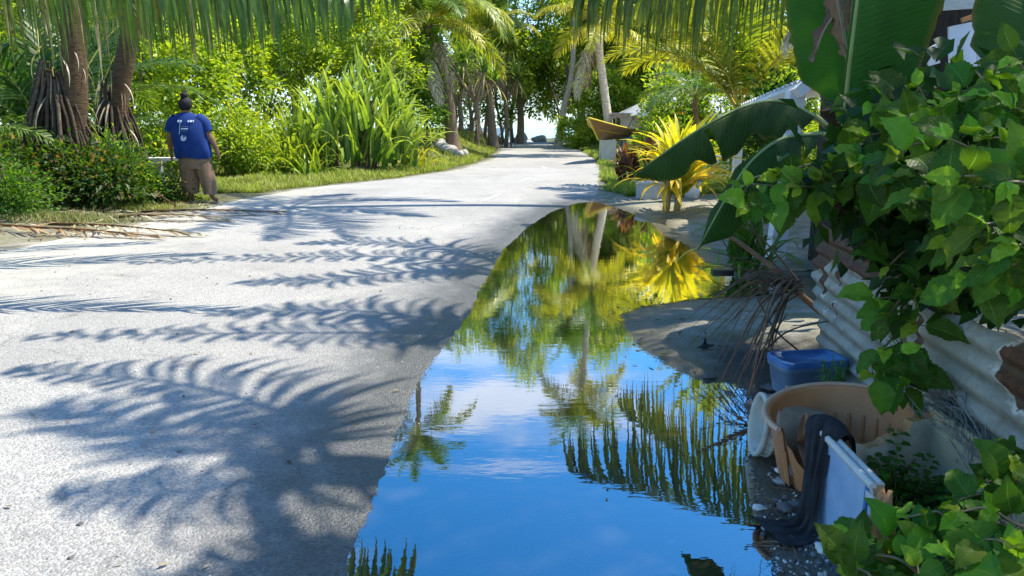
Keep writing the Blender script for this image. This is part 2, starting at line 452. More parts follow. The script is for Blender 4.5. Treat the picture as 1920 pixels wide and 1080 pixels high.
def m_water():
    m, nt, N, L, out = newmat('puddle_water')
    P = n_pos(N, 'World')
    mp = N.new('ShaderNodeMapping'); mp.inputs['Scale'].default_value = (9, 26, 1); L.new(P, mp.inputs[0])
    n1 = n_noise(N, L, mp.outputs[0], 1.0, 2, 0.5)
    mp2 = N.new('ShaderNodeMapping'); mp2.inputs['Scale'].default_value = (2.0, 3.0, 1); L.new(P, mp2.inputs[0])
    n2 = n_noise(N, L, mp2.outputs[0], 1.0, 2, 0.5)
    h = n_math(N, L, 'ADD', n_math(N, L, 'MULTIPLY', n1, 0.35), n2)
    bp = n_bump(N, L, h, 0.30, 0.0020)
    g = N.new('ShaderNodeBsdfGlossy'); g.inputs['Roughness'].default_value = 0.0; g.inputs['Color'].default_value = (1, 1, 1, 1)
    L.new(bp, g.inputs['Normal'])
    t0 = N.new('ShaderNodeBsdfTransparent'); t0.inputs[0].default_value = (0.50, 0.47, 0.38, 1)
    df = N.new('ShaderNodeBsdfDiffuse'); df.inputs[0].default_value = (0.07, 0.065, 0.045, 1)
    t = N.new('ShaderNodeMixShader'); t.inputs[0].default_value = 0.35; L.new(t0.outputs[0], t.inputs[1]); L.new(df.outputs[0], t.inputs[2])
    fr = N.new('ShaderNodeFresnel'); fr.inputs[0].default_value = 1.33; L.new(bp, fr.inputs['Normal'])
    fac = n_map(N, L, fr.outputs[0], 0.02, 0.35, 0.32, 0.90, False)
    mx = N.new('ShaderNodeMixShader'); L.new(fac, mx.inputs[0]); L.new(t.outputs[0], mx.inputs[1]); L.new(g.outputs[0], mx.inputs[2])
    # grit and pebbles break through the thin film at the rim
    sd = n_xyz(N, L, n_attr(N))[0]; gr = n_noise(N, L, P, 70, 3, 0.7); gr2 = n_noise(N, L, P, 9, 3, 0.6)
    q = n_math(N, L, 'ADD', sd, n_math(N, L, 'MULTIPLY', n_math(N, L, 'SUBTRACT', gr, 0.5), 0.22))
    q = n_math(N, L, 'ADD', q, n_math(N, L, 'MULTIPLY', n_math(N, L, 'SUBTRACT', gr2, 0.5), 0.10))
    film = n_map(N, L, q, 0.035, 0.05)
    tt = N.new('ShaderNodeBsdfTransparent'); m2 = N.new('ShaderNodeMixShader'); L.new(film, m2.inputs[0]); L.new(tt.outputs[0], m2.inputs[1]); L.new(mx.outputs[0], m2.inputs[2])
    L.new(m2.outputs[0], out.inputs[0])
    return m
M_GROUND = m_ground(); M_ROAD = m_road(); M_WATER = m_water()

def build_ground():
    ang = np.concatenate([np.linspace(-180, -48, 45)[:-1], np.linspace(-48, 48, 330), np.linspace(48, 180, 45)[1:]])
    r = np.concatenate([[0.05], np.geomspace(0.8, 16, 430), np.geomspace(16.3, 100, 150), np.geomspace(103, 900, 14)])
    A, R = np.meshgrid(np.radians(ang), r, indexing='ij')
    X = R*np.sin(A); Y = R*np.cos(A)
    Z = terr(X, Y)
    L = roadL(Y)-X; Rr = X-roadR(Y)
    g = np.clip((L-0.15)/0.8, 0, 1)*np.clip((Y-9)/3, 0, 1)
    g = np.maximum(g, np.clip((Rr-0.1)/0.6, 0, 1)*np.clip((Y-15.0)/1, 0, 1)*np.clip((roadR(Y)+2.8-X)/1.2, 0, 1))
    g = np.maximum(g, np.clip((-X-6.2)/1, 0, 1)*0.9)
    mud = np.clip((X-0.95)/0.35, 0, 1)*np.clip((5.0-Y)/1.2, 0, 1)
    C = np.stack([g, mud, 0*g], -1)
    mb = MB(); mb.grid(np.stack([X, Y, Z], -1), C.reshape(-1, 3), flip=True)
    structure(mb.obj('ground', M_GROUND))
    # road sheet, 5 mm proud of the ground
    ys = np.concatenate([np.linspace(-25, 1, 20)[:-1], np.geomspace(1, 40, 400), np.linspace(41, 74, 60)])
    u = np.linspace(0, 1, 150)
    Yg = np.repeat(ys[:, None], len(u), 1)
    wob = lambda y, o: 0.10*fbm(y, y*0+o, 1.5, 4, o)
    Xl = roadL(ys)+wob(ys, 2); Xr = roadR(ys)+wob(ys, 7)
    Xg = Xl[:, None]*(1-u)+Xr[:, None]*u
    bend = np.clip(ys-64, 0, 20)**2*0.03
    Xg = Xg-bend[:, None]
    Zg = terr(Xg, Yg)+0.006
    e = np.minimum(u, 1-u)*80; Zg = Zg-np.where(e < 1, 0.004, 0)[None]
    mb = MB(); mb.grid(np.stack([Xg, Yg, Zg], -1), flip=True)
    rd = structure(mb.obj('road', M_ROAD))
    # faded centre line dashes
    mw = solid_mat('worn_line_paint', (0.38, 0.37, 0.34), (0.58, 0.57, 0.53), 0.7, 14, 0.2, space='World')
    for (a, b, c, d) in [(1032, 298, 1036, 302), (1016, 318, 1024, 324), (975, 348, 995, 341), (905, 385, 936, 372)]:
        p = gp(a, b); q = gp(c, d)
        p.z = gz(p.x, p.y); q.z = gz(q.x, q.y)
        if p.y < q.y: p, q = q, p
        t = (q-p).normalized(); s = Vector((t.y, -t.x, 0))*0.045
        G = []
        for k in np.linspace(0, 1, 8):
            c0 = p.lerp(q, k); G.append([[*(c0-s)[:2], gz(c0.x, c0.y)+0.011], [*(c0+s)[:2], gz(c0.x, c0.y)+0.011]])
        MB().grid(G, flip=True).obj('lane_dash', mw, rd)
    # puddle water: a level sheet reaching just under the banks
    gx = np.linspace(-3.0, 5, 201); gy = np.linspace(-2.5, 15.5, 361)
    X, Y = np.meshgrid(gx, gy, indexing='ij'); s = sdist(X, Y)
    cell = (s[:-1, :-1] < 0.35)
    idx = np.arange(X.size).reshape(X.shape)
    f = np.stack([idx[:-1, :-1][cell], idx[1:, :-1][cell], idx[1:, 1:][cell], idx[:-1, 1:][cell]], -1)
    used = np.unique(f); remap = np.full(X.size, -1); remap[used] = np.arange(len(used))
    V = np.stack([X.ravel(), Y.ravel(), 0*X.ravel()], -1)[used]
    CS = np.clip(-s.ravel()[used], -1, 1); mb = MB(); mb.add(V, remap[f], np.stack([CS, CS, CS], -1))
    structure(mb.obj('puddle', M_WATER))
    # lagoon beyond the road end
    msea = solid_mat('lagoon_water', (0.10, 0.42, 0.45), (0.16, 0.52, 0.55), 0.12, 0.2, 0.3, 0.1, space='World')
    mb = MB(); mb.add([[-900, 82, -0.55], [900, 82, -0.55], [900, 2600, -0.55], [-900, 2600, -0.55]], [[0, 1, 2, 3]])
    structure(mb.obj('lagoon', msea))
build_ground()
# ------------------------------------------------------------------ plant builders
M_BARK = solid_mat('palm_bark', (0.16, 0.12, 0.08), (0.36, 0.31, 0.24), 0.85, 9, 0.7, 0.02, 0.2, attr=True, stretch=(1, 1, 3.5))
M_STEM = solid_mat('green_stem', (0.7, 0.7, 0.7), (1.0, 1.0, 1.0), 0.5, 9, 0.3, 0.01, 0.4, attr=True)
M_LEAF = leaf_mat('leaf_green')
M_FROND = leaf_mat('frond_leaf', rough=0.4, trans=0.42, tcol=(1.35, 1.35, 0.4), spec=0.45)
M_BROAD = leaf_mat('broad_leaf', rough=0.45, trans=0.50, tcol=(1.95, 1.75, 0.5), spec=0.3)
M_DRY = leaf_mat('dry_leaf', rough=0.8, trans=0.2, tcol=(1.2, 1.0, 0.7), spec=0.15)
DEEP = (0.05, 0.115, 0.02); MID = (0.09, 0.185, 0.025); LITE = (0.16, 0.27, 0.035); YEL = (0.36, 0.37, 0.03); GOLD = (0.52, 0.49, 0.05)
TAN = (0.42, 0.34, 0.22); BRN = (0.20, 0.13, 0.07); PALE = (0.62, 0.56, 0.42)

def lerpc(a, b, t):
    a = np.asarray(a, float); b = np.asarray(b, float); t = np.asarray(t, float)
    return a*(1-t[..., None])+b*t[..., None] if t.ndim else a*(1-t)+b*t

def blades(mb, P, D, W, ln, wd, hang, seg=3, c0=MID, c1=LITE, r=rng, mat=0, prof=None, power=1.0, cj=0.18):
    """P,D,W: (n,3) start, start direction, width direction; strips bending towards -Z"""
    P = np.asarray(P, float); n = len(P); D = nrm(D)
    ln = np.broadcast_to(ln, n); wd = np.broadcast_to(wd, n); hang = np.broadcast_to(hang, n)
    if prof is None: prof = np.interp(np.linspace(0, 1, seg+1), [0, 0.15, 0.6, 1], [0.55, 1, 0.8, 0.03])
    pos = P.copy(); rows = []
    for k in range(seg+1):
        w = nrm(W - D*np.sum(W*D, -1, keepdims=True))*(wd*prof[k]*0.5)[:, None]
        rows.append(pos-w); rows.append(pos+w)
        g = (hang*((k+1)/seg)**power)[:, None]
        D = nrm(D + g*np.array([0, 0, -1.0]))
        pos = pos + D*(ln/seg)[:, None]
    V = np.stack(rows, 1)                         # n, 2(seg+1), 3
    m = 2*(seg+1)
    b = np.arange(n)[:, None]*m
    f = np.stack([np.stack([b[:, 0]+2*k, b[:, 0]+2*k+1, b[:, 0]+2*k+3, b[:, 0]+2*k+2], -1) for k in range(seg)], 1).reshape(-1, 4)
    t = np.repeat(np.linspace(0, 1, seg+1), 2)
    c0 = np.asarray(c0, float); c1 = np.asarray(c1, float)
    if c0.ndim == 1: c0 = np.tile(c0, (n, 1))
    if c1.ndim == 1: c1 = np.tile(c1, (n, 1))
    C = c0[:, None]*(1-t[None, :, None])+c1[:, None]*t[None, :, None]
    C = C*(1+cj*r.standard_normal((n, 1, 1)))
    mb.add(V.reshape(-1, 3), f, np.clip(C, 0.005, 1).reshape(-1, 3), mat)

def rachis_leaflets(mb, path, nl, leaflen, width, hang, seed, c0, c1, ang=0.5, lift=0.25, seg=4, rad=0.025, rcol=(0.3, 0.33, 0.06), gap=0.0, start=0.16, dead=0.0, dcol=TAN, lenprof=None):
    r = np.random.default_rng(seed)
    path = np.asarray(path, float)
    n = len(path)
    mb.tube(path, np.linspace(rad, rad*0.15, n), 6, rcol, 1)
    T = nrm(np.gradient(path, axis=0))
    side = nrm(np.cross(T, [0, 0, 1.0])); up = nrm(np.cross(side, T))
    for sgn in (-1, 1):
        t = np.linspace(start, 0.995, nl)+r.normal(0, 0.004, nl)
        t = np.clip(t, start, 0.999)
        if gap: t = t[r.random(nl) > gap]
        k = len(t)
        fi = t*(n-1); i = np.minimum(fi.astype(int), n-2); w = (fi-i)[:, None]
        P = path[i]*(1-w)+path[i+1]*w
        Ti = nrm(T[i]*(1-w)+T[i+1]*w); Si = nrm(side[i]*(1-w)+side[i+1]*w)*sgn; Ui = nrm(up[i]*(1-w)+up[i+1]*w)
        a = ang + 0.75*(t-start)**2 + r.normal(0, 0.13, k)
        D = Si*np.cos(a)[:, None]+Ti*np.sin(a)[:, None]+Ui*(lift+r.normal(0, 0.10, k))[:, None]
        if lenprof is None:
            ln = leaflen*np.interp(t, [start, 0.3, 0.55, 0.85, 1], [0.55, 0.95, 1.0, 0.62, 0.32])
        else: ln = leaflen*np.interp(t, *lenprof)
        ln = ln*(1+r.normal(0, 0.13, k))
        h = hang*(1+r.normal(0, 0.25, k))
        C0 = np.tile(c0, (k, 1)); C1 = np.tile(c1, (k, 1))
        if dead:
            dm = r.random(k) < dead
            C0[dm] = dcol; C1[dm] = dcol; h = np.where(dm, h*2.5, h)
        blades(mb, P, D, Ti, ln, width*(1+r.normal(0, 0.1, k)), h, seg, C0, C1, r)

def frond_data(name, L=3.2, e0=45, bend=70, nl=70, leaflen=0.8, width=0.045, hang=0.3, seed=1, c0=MID, c1=LITE, dead=0.0, seg=4, mats=None, **kw):
    """one palm frond growing along +X from its base"""
    n = 16; t = np.linspace(0, 1, n)
    el = np.radians(e0 - bend*t**1.25)
    st = L/(n-1)
    x = np.concatenate([[0], np.cumsum(np.cos(el[:-1])*st)]); z = np.concatenate([[0], np.cumsum(np.sin(el[:-1])*st)])
    y = 0.06*L*np.sin(seed*2.1)*t**2
    mb = MB()
    rachis_leaflets(mb, np.stack([x, y, z], -1), nl, leaflen, width, hang, seed, c0, c1, seg=seg, dead=dead, rad=0.011*L, **kw)
    return mb.data(name, mats or [M_FROND, M_STEM])

def ringed_trunk(path, r0, r1, col=(1, 1, 1), k=10, flare=1.6, ring=0.05, n=40):
    P = bez(path, n); s = np.linspace(0, 1, n)
    rad = (r0*(1-s)+r1*s)*(1+(flare-1)*np.exp(-s*14))
    rad = rad*(1+ring*((np.arange(n) % 2)*2-1)*0.6)
    mb = MB(); mb.tube(P, rad, k, col)
    return mb, P

def palm(name, label, path, r0, r1, fronds, n, group=None, tcol=(1, 1, 1), seed=1, size=1.0, nuts=0, extra=(), el_sort=True, dead=None, nd=0, twist=None, trunk=True, azs=None):
    """path: world points of the trunk; fronds: list of frond meshes ordered from upright to drooping"""
    base = Vector(path[0]); r = np.random.default_rng(seed)
    t = thing(name, label, 'palm tree', base, 0, group)
    rel = [Vector(p)-base for p in path]
    if trunk:
        mb, P = ringed_trunk(rel, r0, r1, tcol)
        mb.obj('trunk', M_BARK, t)
    top = rel[-1]
    for i in range(n):
        q = i/max(n-1, 1)
        k = min(int(q*len(fronds)), len(fronds)-1)
        a = (azs[i] if azs is not None else i*2.39996+r.normal(0, 0.15))
        f = link('frond', fronds[k], t)
        f.location = top+Vector((0, 0, 0.12*(1-q)))
        f.rotation_euler = (r.normal(0, 0.12), r.normal(0, 0.09), a)
        s = size*(0.85+0.25*r.random()); f.scale = (s, s, s)
    for (me, a, s) in extra:
        f = link('frond', me, t); f.location = top; f.rotation_euler = (0, 0, a); f.scale = (s, s, s)
    for i in range(nd):
        a = r.random()*6.28
        f = link('dead_frond', dead[i % len(dead)], t); f.location = top-Vector((0, 0, 0.1)); f.rotation_euler = (r.normal(0, .2), 0.1, a); f.scale = (size,)*3
    for i in range(nuts):
        a = i*2.4; mb = MB()
        prof = [(0, -0.13), (0.07, -0.11), (0.115, 0), (0.09, 0.09), (0.03, 0.14), (0, 0.145)]
        mb.lathe(prof, 10, (0.2*math.cos(a), 0.2*math.sin(a), -0.25-0.1*(i % 2)), col=(0.3, 0.22, 0.03))
        o = mb.obj('coconut', M_STEM, t); o.location = top
    return t

def cards(mb, P, D, Nn, ln, wd, C, fold=0.25, mat=0):
    """small folded leaves: base, left, tip, right"""
    D = nrm(D); S = nrm(np.cross(D, Nn)); U = np.cross(S, D)
    ln = np.broadcast_to(ln, len(P))[:, None]; wd = np.broadcast_to(wd, len(P))[:, None]
    m = P+D*ln*0.45
    V = np.stack([P, m+S*wd*0.5+U*wd*fold, P+D*ln, m-S*wd*0.5+U*wd*fold], 1)
    b = np.arange(len(P))*4
    f = np.concatenate([np.stack([b, b+1, b+2], -1), np.stack([b, b+2, b+3], -1)])
    mb.add(V.reshape(-1, 3), f, np.repeat(np.clip(C, 0.004, 1), 4, 0), mat)

def foliage(mb, blobs, nclump, per, size, seed, cols, clr=0.22, droop=0.3, aspect=0.5, inner=0.25, cmix=None, mat=0, up=0.7):
    r = np.random.default_rng(seed)
    vol = np.array([b[1][0]*b[1][1]+b[1][1]*b[1][2]+b[1][0]*b[1][2] for b in blobs]); pr = vol/vol.sum()
    bi = r.choice(len(blobs), nclump, p=pr)
    Cn = np.array([b[0] for b in blobs], float)[bi]; Rn = np.array([b[1] for b in blobs], float)[bi]
    d = nrm(r.standard_normal((nclump, 3))); d[:, 2] = np.where(d[:, 2] < -0.55, -d[:, 2], d[:, 2])
    rad = np.where(r.random(nclump) < inner, r.random(nclump)**0.5, 0.9+0.16*r.random(nclump))
    # lumpy outline
    lump = 1+0.22*np.sin(d[:, 0]*5+seed)+0.18*np.sin(d[:, 1]*7+d[:, 2]*6+seed*2)
    K = Cn+d*Rn*rad[:, None]*lump[:, None]
    n = nclump*per
    Kc = np.repeat(K, per, 0); dd = np.repeat(d, per, 0)
    off = nrm(r.standard_normal((n, 3)))*(clr*r.random((n, 1))**0.5)
    P = Kc+off
    D = nrm(off*1.5/clr*0.5+dd*0.7+r.standard_normal((n, 3))*0.45+np.array([0, 0, -droop]))
    Nn = nrm(dd*0.5+np.array([0, 0, up])+r.standard_normal((n, 3))*0.35)
    s = size*(0.65+0.6*r.random(n))
    c = np.asarray(cols, float)
    t = np.repeat(r.random(nclump)**1.3, per)*0.7+0.3*r.random(n)
    C = c[0]*(1-t[:, None])+c[1]*t[:, None]
    if len(c) > 2:
        m = r.random(n) < (cmix or 0.06); C[m] = c[2]
    C = C*(1+0.12*r.standard_normal((n, 1)))
    cards(mb, P, D, Nn, s, s*aspect, C, mat=mat)
    return K

def tree(name, label, base, blobs, nclump, per, size, seed, cols, trunk_r=0.15, limbs=7, group=None, cat='tree', bark=(0.8, 0.75, 0.7), split=0.4, **kw):
    base = Vector(base)
    t = thing(name, label, cat, base, 0, group)
    mb = MB(); K = foliage(mb, blobs, nclump, per, size, seed, cols, **kw)
    mb.obj('crown', M_BROAD, t)
    r = np.random.default_rng(seed+5)
    c = np.mean([b[0] for b in blobs], 0)
    if trunk_r:
        mb = MB(); f = np.array([c[0]*split, c[1]*split, max(0.4, c[2]*split)])
        mb.tube(bez([(0, 0, -0.1), (f[0]*0.3+0.05, f[1]*0.3, f[2]*0.5), f], 8), np.linspace(trunk_r, trunk_r*0.75, 8), 8, bark)
        for i in range(limbs):
            k = K[r.integers(len(K))]
            mid = (f+k)/2+r.normal(0, 0.12, 3)+np.array([0, 0, 0.15])
            mb.tube(bez([f-np.array([0, 0, 0.1]), mid, k], 8), np.linspace(trunk_r*0.5, trunk_r*0.08, 8), 6, bark)
        mb.obj('trunk', M_BARK, t)
    return t

def strap_data(name, L=1.4, w=0.07, e0=75, bend=90, brk=None, seed=0, c0=MID, c1=LITE, seg=9, vee=0.25, power=1.8):
    """long strap leaf along +X, V section, may fold over at brk"""
    t = np.linspace(0, 1, seg+1); r = np.random.default_rng(seed)
    el = np.radians(e0-bend*t**power)
    if brk: el = np.where(t > brk, el-np.radians(105), el)
    x = np.concatenate([[0], np.cumsum(np.cos(el[:-1])*L/seg)]); z = np.concatenate([[0], np.cumsum(np.sin(el[:-1])*L/seg)])
    y = 0.05*L*np.sin(t*3+seed)*t
    wd = w*np.interp(t, [0, 0.08, 0.5, 0.85, 1], [0.9, 1, 0.9, 0.5, 0.03])*0.5
    nx = -np.sin(el); nz = np.cos(el)
    G = np.stack([np.stack([x+nx*vee*wd, y-wd, z+nz*vee*wd], -1), np.stack([x, y, z], -1), np.stack([x+nx*vee*wd, y+wd, z+nz*vee*wd], -1)], 1)
    C = np.repeat(lerpc(c0, c1, t)[:, None], 3, 1)
    mb = MB(); mb.grid(G, C.reshape(-1, 3)); return mb.data(name, M_FROND)

def strap_plant(name, label, base, variants, n, cat='plant', group=None, spread=0.3, seed=0, smin=0.7, smax=1.1, tilt=0.15, height=0.0, part='leaf', cone=None, azr=None):
    """each leaf is a part; variants ordered inner -> outer"""
    r = np.random.default_rng(seed)
    t = thing(name, label, cat, base, 0, group)
    for i in range(n):
        q = (i+0.5)/n
        k = min(int(q*len(variants)+r.normal(0, 0.5)), len(variants)-1); k = max(k, 0)
        a = i*2.39996+r.normal(0, 0.3)
        if azr: a = azr[0]+(azr[1]-azr[0])*r.random()
        o = link(part, variants[k], t)
        rr = spread*math.sqrt(r.random())
        b = r.random()*6.283
        z0 = height*r.random()
        o.location = (rr*math.cos(b), rr*math.sin(b), z0)
        if rr > 0.3*spread and cone: a = b+r.normal(0, 0.7)
        o.rotation_euler = (r.normal(0, tilt), r.normal(0, tilt), a)
        s = smin+(smax-smin)*r.random(); o.scale = (s, s*1.0, s)
    return t
# ------------------------------------------------------------------ shared leaf and frond shapes
FR_G = [frond_data('frond', 3.0, 78, 45, 62, 0.75, 0.05, 0.16, 1, MID, LITE),
        frond_data('frond', 3.3, 55, 75, 66, 0.85, 0.05, 0.25, 2, MID, LITE),
        frond_data('frond', 3.4, 32, 85, 66, 0.9, 0.05, 0.35, 3, MID, (0.2, 0.27, 0.04)),
        frond_data('frond', 3.3, 5, 75, 62, 0.85, 0.05, 0.45, 4, (0.09, 0.15, 0.03), YEL, dead=0.05)]
FR_Y = [frond_data('frond', 3.0, 80, 40, 70, 0.8, 0.05, 0.16, 5, LITE, YEL, rcol=(0.6, 0.45, 0.05)),
        frond_data('frond', 3.2, 60, 85, 74, 0.9, 0.05, 0.3, 6, (0.3, 0.33, 0.03), GOLD, rcol=(0.6, 0.45, 0.05)),
        frond_data('frond', 3.3, 38, 88, 74, 0.95, 0.05, 0.45, 7, YEL, GOLD, rcol=(0.6, 0.45, 0.05)),
        frond_data('frond', 3.2, 15, 80, 70, 0.9, 0.05, 0.5, 8, YEL, GOLD, rcol=(0.6, 0.45, 0.05), dead=0.08)]
FR_HANG = frond_data('frond', 4.2, 38, 118, 80, 0.8, 0.05, 0.6, 15, LITE, YEL, rcol=(0.6, 0.5, 0.08))
FR_DEEP = [frond_data('frond', 3.0, 80, 45, 60, 0.7, 0.05, 0.14, 9, DEEP, MID),
           frond_data('frond', 3.2, 58, 80, 60, 0.75, 0.05, 0.22, 10, DEEP, MID),
           frond_data('frond', 3.2, 30, 80, 60, 0.75, 0.05, 0.3, 11, DEEP, LITE)]
FR_DEAD = [frond_data('dead_frond', 2.6, -35, 55, 50, 0.8, 0.04, 1.2, 12, TAN, BRN, mats=[M_DRY, M_STEM], rcol=BRN, gap=0.2),
           frond_data('dead_frond', 2.9, -50, 38, 50, 0.9, 0.04, 1.4, 13, PALE, TAN, mats=[M_DRY, M_STEM], rcol=TAN, gap=0.2)]
def straps(c0, c1, L=1.4, w=0.07, name='leaf', brk=True):
    return [strap_data(name, L, w, 86, 25, None, 1, c0, c1), strap_data(name, L, w, 80, 45, None, 2, c0, c1),
            strap_data(name, L, w, 72, 90, None, 3, c0, c1), strap_data(name, L*0.9, w, 72, 55, 0.6 if brk else None, 4, c0, c1),
            strap_data(name, L*0.9, w, 58, 105, None, 5, c0, c1), strap_data(name, L*0.8, w, 40, 100, None, 6, c0, c1)]
SL_GREEN = straps((0.08, 0.19, 0.03), (0.42, 0.52, 0.09), 1.6, 0.10)
SL_LIME = straps((0.16, 0.30, 0.03), (0.42, 0.46, 0.05), 1.3, 0.06)
SL_GOLD = straps((0.30, 0.36, 0.03), (0.75, 0.56, 0.03), 1.0, 0.05, brk=False)
SL_DARK = straps((0.03, 0.08, 0.02), (0.08, 0.16, 0.03), 1.2, 0.06)
SL_RED = straps((0.10, 0.035, 0.02), (0.20, 0.08, 0.05), 0.55, 0.09, brk=False)
SL_DRY = [strap_data('dead_leaf', 1.3, 0.06, -20, 70, None, 1, TAN, PALE), strap_data('dead_leaf', 1.2, 0.05, -50, 38, None, 2, BRN, TAN)]

def ground_at(px, Y):
    x = (px-960)/F*(Y*_cp+CAMH*_sp)
    return Vector((x, Y, gz(x, Y)))

# ------------------------------------------------------------------ far side: light green broadleaf shrubs on the left
HC = [(0.13, 0.24, 0.022), (0.33, 0.43, 0.045), (0.42, 0.46, 0.05)]
def hedge(name, label, px, Y, rx, top, seed, size=0.17, nc=430, cols=HC, cat='shrub', **kw):
    b = ground_at(px, Y)
    h = top-b.z
    blobs = [((0, 0, h*0.62), (rx, rx*0.8, h*0.36)), ((-rx*0.5, -0.3, h*0.32), (rx*0.7, rx*0.6, h*0.32)), ((rx*0.5, -0.4, h*0.3), (rx*0.65, rx*0.6, h*0.3))]
    return tree(name, label, b, blobs, nc, 26, size, seed, cols, 0.09, 6, cat=cat, group='light green shrubs behind the left verge', clr=0.3, **kw)
hedge('broadleaf_shrub', 'light green bushy shrub at the far left edge, behind the stilt-rooted tree', -60, 19, 2.4, 6.0, 21)
hedge('broadleaf_shrub', 'light green shrub seen between the stilt-rooted trunk and the left picture edge', 75, 21, 2.4, 6.4, 22)
hedge('broadleaf_shrub', 'bright leafy shrub rising behind the white bench', 265, 20, 2.2, 5.9, 23)
hedge('broadleaf_shrub', 'broad-leaved shrub right behind the head of the walking person', 385, 23, 2.0, 6.2, 24, 0.2)
hedge('broadleaf_shrub', 'tall shrub behind the lime lily clump, its top under the hanging fronds', 505, 26, 2.6, 7.0, 25)
hedge('broadleaf_shrub', 'shrub mostly hidden behind the tall strap-leaved thicket', 640, 27, 2.8, 7.4, 26)
hedge('low_shrub', 'low bright shrub between the walking person and the lime lily clump', 425, 19.5, 1.0, 1.9, 27, 0.12, 150)
hedge('low_shrub', 'low yellow-green shrub just behind the white bench', 300, 18.8, 1.2, 1.7, 28, 0.11, 170, [(0.12, 0.24, 0.03), (0.34, 0.44, 0.05), (0.5, 0.45, 0.04)])

# strap leaved thicket and lilies
b = ground_at(655, 21.5)
t = thing('pandanus_thicket', 'big thicket of upright folded strap leaves beside the road', 'thicket', b)
r_ = np.random.default_rng(5)
for i in range(300):
    o = link('leaf', SL_GREEN[min(5, max(0, int(abs(r_.normal(0.6, 2.4)))))], t)
    a = r_.random()*6.283; q = math.sqrt(r_.random())
    x = 1.95*q*math.cos(a); y = 1.2*q*math.sin(a)
    hz_ = (1-q*q)*2.0
    o.location = (x, y, hz_*r_.random()**0.6+0.05)
    o.rotation_euler = (r_.normal(0, 0.16), r_.normal(0, 0.16), a+r_.normal(0, 0.9))
    s = 0.8+0.35*r_.random(); o.scale = (s, s*1.25, s)
mb = MB(); r2 = np.random.default_rng(8)
for i in range(22):
    a = r2.random()*6.28; q = r2.random()**0.5
    x = 1.5*q*math.cos(a); y = 1.0*q*math.sin(a)
    mb.tube(bez([(x*0.8, y*0.8, -0.1), (x, y, 0.8), (x*1.1, y*1.1, 0.3+2.0*(1-q*q))], 7), 0.045, 6, (0.6, 0.55, 0.45))
mb.obj('stem', M_BARK, t)
for (px, Y, n, sc, lab) in [(470, 19.8, 95, 1.25, 'lime and yellow strap-leaved lily clump nearest the walking person'),
                            (535, 20.2, 80, 1.1, 'yellow-green lily clump between the other clump and the tall thicket'),
                            (590, 19.6, 45, 0.85, 'small low lily clump at the front foot of the tall thicket')]:
    strap_plant('lily_clump', lab, ground_at(px, Y), SL_LIME, n, 'lily', 'lily clumps before the thicket', 0.5, int(px), 0.8*sc, 1.15*sc, cone=True)
strap_plant('lily_clump', 'gold-leaved low plant at the right foot of the tall thicket', ground_at(775, 22.5), SL_GOLD, 40, 'lily', 'lily clumps before the thicket', 0.35, 3, 0.9, 1.3)
strap_plant('pandanus_shrub', 'narrow drooping strap plant leaning over the right side of the thicket', ground_at(742, 22.0), SL_GREEN, 70, 'shrub', None, 0.4, 9, 0.9, 1.15, height=2.0)
b = ground_at(800, 30)
tree('shrub', 'narrow bright green shrub left of the leaning coconut palm', b, [((0, 0, 2.7), (0.75, 0.7, 1.5)), ((0.1, 0, 1.2), (0.7, 0.7, 1.2))], 260, 26, 0.17, 31, [(0.08, 0.2, 0.02), (0.25, 0.42, 0.03)], 0.06, 4, cat='shrub', clr=0.25)

# coconut palm left of the road, further palms and stilt-rooted trees
def wp(px, py, Y): return pt(px, py, Y)
palm('coconut_palm', 'coconut palm with a hairy brown trunk and yellow-ribbed fronds left of the road bend', [ground_at(850, 30), wp(842, 200, 30), wp(822, 110, 30), wp(803, 48, 30)], 0.24, 0.2,
     [FR_Y[0], FR_G[0], FR_G[1], FR_Y[1], FR_G[2], FR_Y[2], FR_G[3], FR_Y[3]], 20, 'palms along the road', (0.7, 0.6, 0.5), 3, 1.05, 4, dead=FR_DEAD, nd=3, extra=[(FR_HANG, -0.75, 1.15), (FR_HANG, -0.25, 1.0), (FR_HANG, 3.6, 1.0)])
palm('coconut_palm', 'coconut palm standing back behind the narrow shrub, its crown at the top edge', [ground_at(735, 36), wp(735, 150, 36), wp(728, 35, 36)], 0.22, 0.17, FR_G, 18, 'palms along the road', (0.8, 0.7, 0.6), 4, 1.1, dead=FR_DEAD, nd=2)
palm('coconut_palm', 'tall slender palm far left of the bend, its crown high above the frame', [ground_at(770, 40), wp(772, 100, 40), Vector((-5.4, 40.5, 15.5))], 0.2, 0.14, FR_G, 18, 'palms along the road', (0.9, 0.85, 0.75), 5, 1.1)
palm('coconut_palm', 'palm behind the bend with arching yellow tipped fronds over the road end', [ground_at(925, 44), wp(915, 150, 44), wp(905, 70, 44)], 0.24, 0.18, [FR_G[0], FR_G[1], FR_Y[1], FR_G[2], FR_Y[2], FR_G[3]], 18, 'palms along the road', (0.7, 0.65, 0.6), 6, 1.15, dead=FR_DEAD, nd=5)

